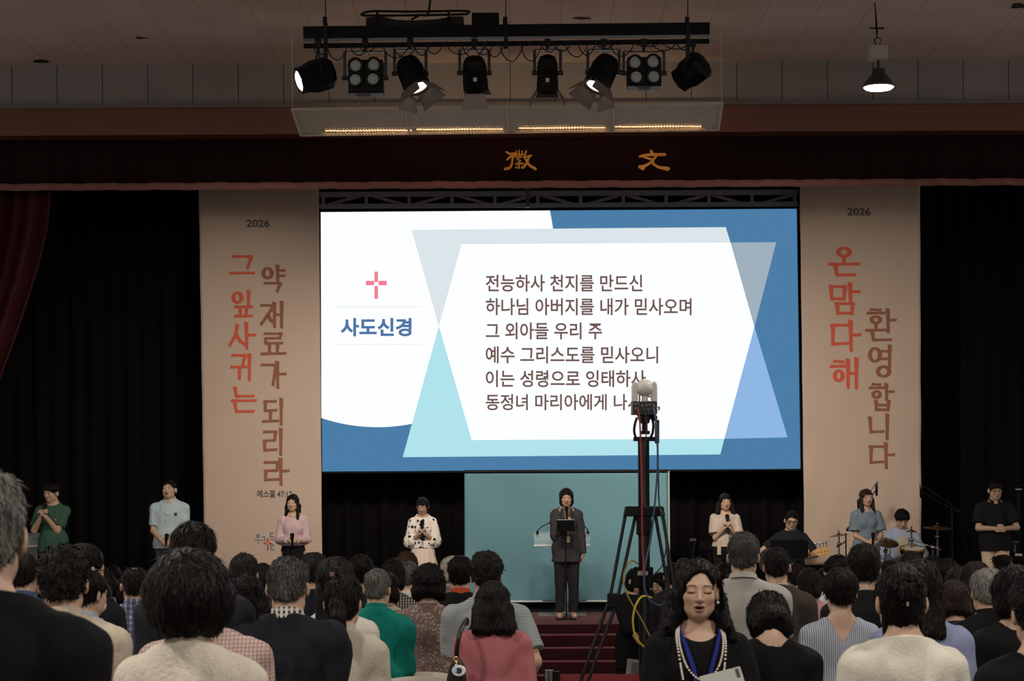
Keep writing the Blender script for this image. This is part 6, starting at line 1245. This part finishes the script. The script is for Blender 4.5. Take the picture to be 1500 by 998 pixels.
for (pa, pb), oy in (((893, 904), -.16), ((990, 982), -.16), ((945, 942), .8)):
    e = (K(pa, 880, oy) + K(pb, 880, oy)) / 2; a = (K(943.5, 755, 0)); d_ = (e - a); k_ = (FZ + .03 - a.z) / d_.z; foot = a + d_ * k_
    b = MB(); b.box(e, (.075, .06, .09)); b.build('leg_clamp', BLACKM, t, smooth=False, bevel=.008)
    for q in (-1, 1): b = MB(); b.cyl(e + Vector((q * .026, 0, 0)), foot + Vector((q * .016, 0, 0)), .0115, n=12); b.build('lower_leg', BLACKM, t)
    b = MB(); b.box(foot - Vector((0, 0, .012)), (.07, .05, .03)); b.build('rubber_foot', RUBBER, t, smooth=False, bevel=.006)
b = MB(); b.prism([K(929, 640, -.04), K(961, 640, -.04), K(961, 646, -.04), K(929, 646, -.04)], (0, .1, 0)); b.build('top_plate', BLACKM, t, smooth=False)
b = MB(); b.prism([K(934, 607, -.03), K(955, 607, -.03), K(951, 620, -.03), K(938, 620, -.03)], (0, .08, 0)); b.cyl(K(944.5, 618), K(944.5, 634), .018); b.box(K(944.5, 634), (.06, .06, .02)); b.build('fluid_head', BLACKM, t, smooth=False)
for q, pts in ((-1, ((933, 612), (930, 622), (929, 632), (931, 641))), (1, ((955, 612), (957, 622), (956, 634), (953, 641)))):
    b = MB(); b.tube(arc_pts([K(*p) for p in pts], 5), .008, 8); b.build('head_arm', BLACKM, t)
b = MB(); b.sphere(K(958, 612), .022); b.cyl(K(953, 612), K(958, 612), .01); b.build('knob', BLACKM, t)
pc = thing('video_camera', 'pale grey pan-tilt camera seen from behind on top of the tripod', 'camera', K(944.5, 607)); PG = mat('cfcbc2', .45)
b = MB(); b.prism([K(926, 589, -.05), K(963, 589, -.05), K(963, 607, -.05), K(926, 607, -.05)], (0, .14, 0)); b.build('base', mat('8f8c84', .5), pc, smooth=False, bevel=.006)
b = MB(); b.prism([K(926.7, 588.2, -.056), K(962.6, 588.2, -.056), K(962.6, 605.5, -.056), K(926.7, 605.5, -.056)], (0, .006, 0)); b.build('rear_panel', mat('1b1b1c', .5), pc, smooth=False)
b = MB()
for x, y, w_, h_ in ((930, 592, 3, 2), (934.5, 592, 3, 2), (941, 594, 3, 3), (947, 594, 3, 3), (952, 593, 4, 2), (958, 594, 3, 4), (931, 599, 3, 3), (944, 600, 3, 3), (950, 600, 3, 2), (956, 600, 2, 2)): b.box(K(x, y, -.058), (S(w_, CD), .006, S(h_, CD)))
b.build('connector', mat('6f6e6a', .4, .3), pc, smooth=False)
for q in (-1, 1):
    x = 944.5 + q * 14.2; b = MB(); b.prism([K(x - 4.2, 589, -.03), K(x + 4.2, 589, -.03), K(x + 4.4, 566, -.03), K(x + 3.0, 560.5, -.03), K(x, 557.8, -.03), K(x - 3.0, 560.5, -.03), K(x - 4.4, 566, -.03)], (0, .075, 0)); b.build('yoke_arm', PG, pc, smooth=True, bevel=.008)
b = MB(); b.sphere(K(944.5, 568.5), (.056, .06, .053), 24, 16); b.build('head', PG, pc); b = MB(); b.cyl(K(944.5, 571, .0), K(944.5, 569, .085), .036, .040, 20); b.build('lens_hood', mat('2a2a2b', .4), pc); b = MB(); b.cyl(K(930, 568), K(959, 568), .022); b.build('tilt_axle', PG, pc)
b = MB(); b.lathe([(.02, 0), (.018, .05)], K(944.5, 589), n=16); b.build('neck', PG, pc)
b = MB(); b.prism([K(959.5, 615, -.07), K(966, 615, -.07), K(966, 650, -.07), K(959.5, 650, -.07)], (0, .03, 0)); tag(b.build('power_adapter', mat('1d2733', .45), smooth=False, bevel=.005), 'slim dark blue power adapter hanging beside the tripod head', 'adapter')
t = thing('control_box', 'black control box with a small pale display strapped to the tripod column', 'control box', K(943, 862, -.09))
b = MB(); b.prism([K(929, 831, -.10), K(957, 831, -.10), K(957, 862, -.10), K(929, 862, -.10)], (0, .06, 0)); b.build('case', BLACK, t, smooth=False, bevel=.006)
b = MB(); b.prism([K(934, 837, -.106), K(949, 837, -.106), K(949, 843, -.106), K(934, 843, -.106)], (0, .006, 0)); b.build('display', mat('8d9a98', .3), t, smooth=False)
def cable(pts, r, col, label, dd=-.09):
    b = MB(); b.tube(arc_pts([K(x, y, dd if len(q) == 0 else q[0]) for x, y, *q in pts], 8), r, 8); tag(b.build('cable', mat(col, .5)), label, 'cable', None)
cable([(934, 597, -.07), (937, 615, -.08), (938.5, 650), (940, 700), (940.5, 740, -.1), (941, 800, -.1), (943, 830, -.12), (941, 845, -.13)], .0055, '8a1f27', 'red cable running down the front of the camera column')
cable([(957, 597, -.07), (960, 612, -.09), (963, 650), (963, 690), (959, 740, -.1), (953, 790, -.1), (945, 830, -.12), (944, 860, -.13), (952, 880, -.13), (966, 887, -.12), (975, 882, -.12)], .006, '27415f', 'blue cable hanging from the camera to the control box')
cable([(963.5, 650, -.06), (964.5, 700, -.07), (966, 740, -.08), (975, 790, -.1), (979, 840, -.1), (981, 870, -.1)], .005, '1c2430', 'thin dark cable dropping to the right of the tripod column')
cable([(944, 597, -.07), (947, 615, -.08), (946, 650), (944, 700, -.05), (944, 735, -.08), (947, 745, -.09)], .004, '17171a', 'thin black cable along the camera column')
cable([(955, 876, -.12), (941, 874, -.14), (931, 888, -.16), (927, 908, -.17), (930, 930, -.17), (940, 945, -.17), (951, 950, -.15), (958, 946, -.13)], .0062, 'b9a32a', 'bright yellow cable looped beside the control box')
cable([(935, 826, -.1), (924, 822, -.12), (915, 838, -.13), (914, 858, -.14), (923, 880, -.15), (938, 905, -.15), (953, 934, -.14), (956, 938, -.12)], .005, '7d7a35', 'dull yellow-green cable arching over the control box')
cable([(966, 745, -.08), (972, 755, -.1), (975, 775, -.1), (976, 800, -.1), (970, 828, -.1), (958, 842, -.11)], .004, '141416', 'thin black cable curling at the tripod collar')
# ------------------------------------------------------------------ barrier posts, belt and chairs
SD = 16.0
t = thing('barrier_post', 'chrome barrier post with a red belt in the centre aisle', 'barrier post', (P(804.5, 990, SD).x, SD, floor_z(SD)))
x_ = P(804.5, 990, SD).x; zt_ = P(804.5, 982, SD).z
b = MB(); b.cyl((x_, SD, floor_z(SD) + .02), (x_, SD, zt_), .036, n=24); b.build('pole', CHROME, t)
b = MB(); b.lathe([(.16, .0), (.16, .012), (.05, .03), (.04, .05)], (x_, SD, floor_z(SD)), n=28); b.build('base', CHROME, t)
b = MB(); b.box((x_ + .06, SD, zt_ - .06), (.05, .05, .10)); b.build('belt_cassette', BLACK, t, smooth=False)
b = MB(); b.prism([(x_ + .08, SD - .01, zt_ - .035), (P(950, 988, SD).x, SD - .01, zt_ - .035), (P(950, 988, SD).x, SD - .01, zt_ - .10), (x_ + .08, SD - .01, zt_ - .10)], (0, .003, 0)); b.build('belt', mat('741b24', .7), t, smooth=False)
def chair(px, py, d, label):
    c_ = P(px, py, d); z0 = floor_z(d); t = thing('folding_chair', label, 'chair', (c_.x, d, z0), 'pale chairs between the rows'); CR = mat('a59d8e', .5); w_ = .21
    b = MB(); N = 14; pts = []
    for i in range(N + 1):
        u = -1 + 2 * i / N; pts.append((c_.x + u * w_, d - .03 * (1 - u * u), c_.z - .028 * u * u))
    for p in pts: b.v += [p, (p[0], p[1], p[2] - .20)]
    for i in range(N): b.face((2 * i, 2 * i + 2, 2 * i + 3, 2 * i + 1))
    o = b.build('backrest', CR, t); o.modifiers.new('t', 'SOLIDIFY').thickness = .02
    b = MB(); b.box((c_.x, d + .24, z0 + .45), (.42, .42, .03)); b.build('seat', CR, t, smooth=False, bevel=.01)
    for s_ in (-1, 1):
        b = MB(); b.tube([(c_.x + s_ * .19, d, c_.z - .05), (c_.x + s_ * .2, d + .06, z0 + .45), (c_.x + s_ * .2, d - .06, z0 + .01)], .012); b.build('leg', STEEL, t)
        b = MB(); b.tube([(c_.x + s_ * .2, d + .40, z0 + .44), (c_.x + s_ * .2, d + .46, z0 + .01)], .012); b.build('leg', STEEL, t)
chair(622, 984, 12.0, 'pale folding chair behind the pleated pink skirt')
chair(613, 990.5, 10.7, 'pale folding chair nearest the teal jacket, its rounded backrest showing')

# parts that sit on another part hang below it
def under(o, parts, host):
    for c_ in list(o.children):
        if c_.name.split('.')[0] in parts:
            h = [k for k in o.children if k.name.split('.')[0] in host]
            if h: c_.parent = h[0]; c_.matrix_parent_inverse = Matrix.Identity(4)
for o in list(COL.objects):
    if o.parent is not None or 'category' not in o: continue
    if o['category'] == 'person': under(o, ('collar', 'lapel', 'breast_patch', 'placket', 'breast_label', 'sash'), ('shirt', 'polo_shirt', 'jacket', 'blouse', 'dress', 'knit_top')); under(o, ('hair_clip',), ('hair',))
    if o['category'] == 'stage light': under(o, ('lens', 'lens_ring', 'cooling_fins', 'barn_door', 'rating_plate', 'tilt_knob'), ('housing',)); under(o, ('clamp',), ('yoke',))
    if o['category'] == 'guitar': under(o, ('tuning_peg',), ('headstock',))
    if o['category'] == 'drum': under(o, ('tension_rod',), ('hoop',))
    if o['category'] == 'camera': under(o, ('connector',), ('rear_panel',)); under(o, ('lens_hood',), ('head',))
    if o['category'] == 'barrier post': under(o, ('belt',), ('belt_cassette',))
    if o['category'] == 'control box': under(o, ('display',), ('case',))
    if o['category'] == 'bag': under(o, ('charm_centre', 'charm_tag'), ('charm',))
    if o['category'] == 'ceiling lamp': under(o, ('diffuser',), ('reflector',))
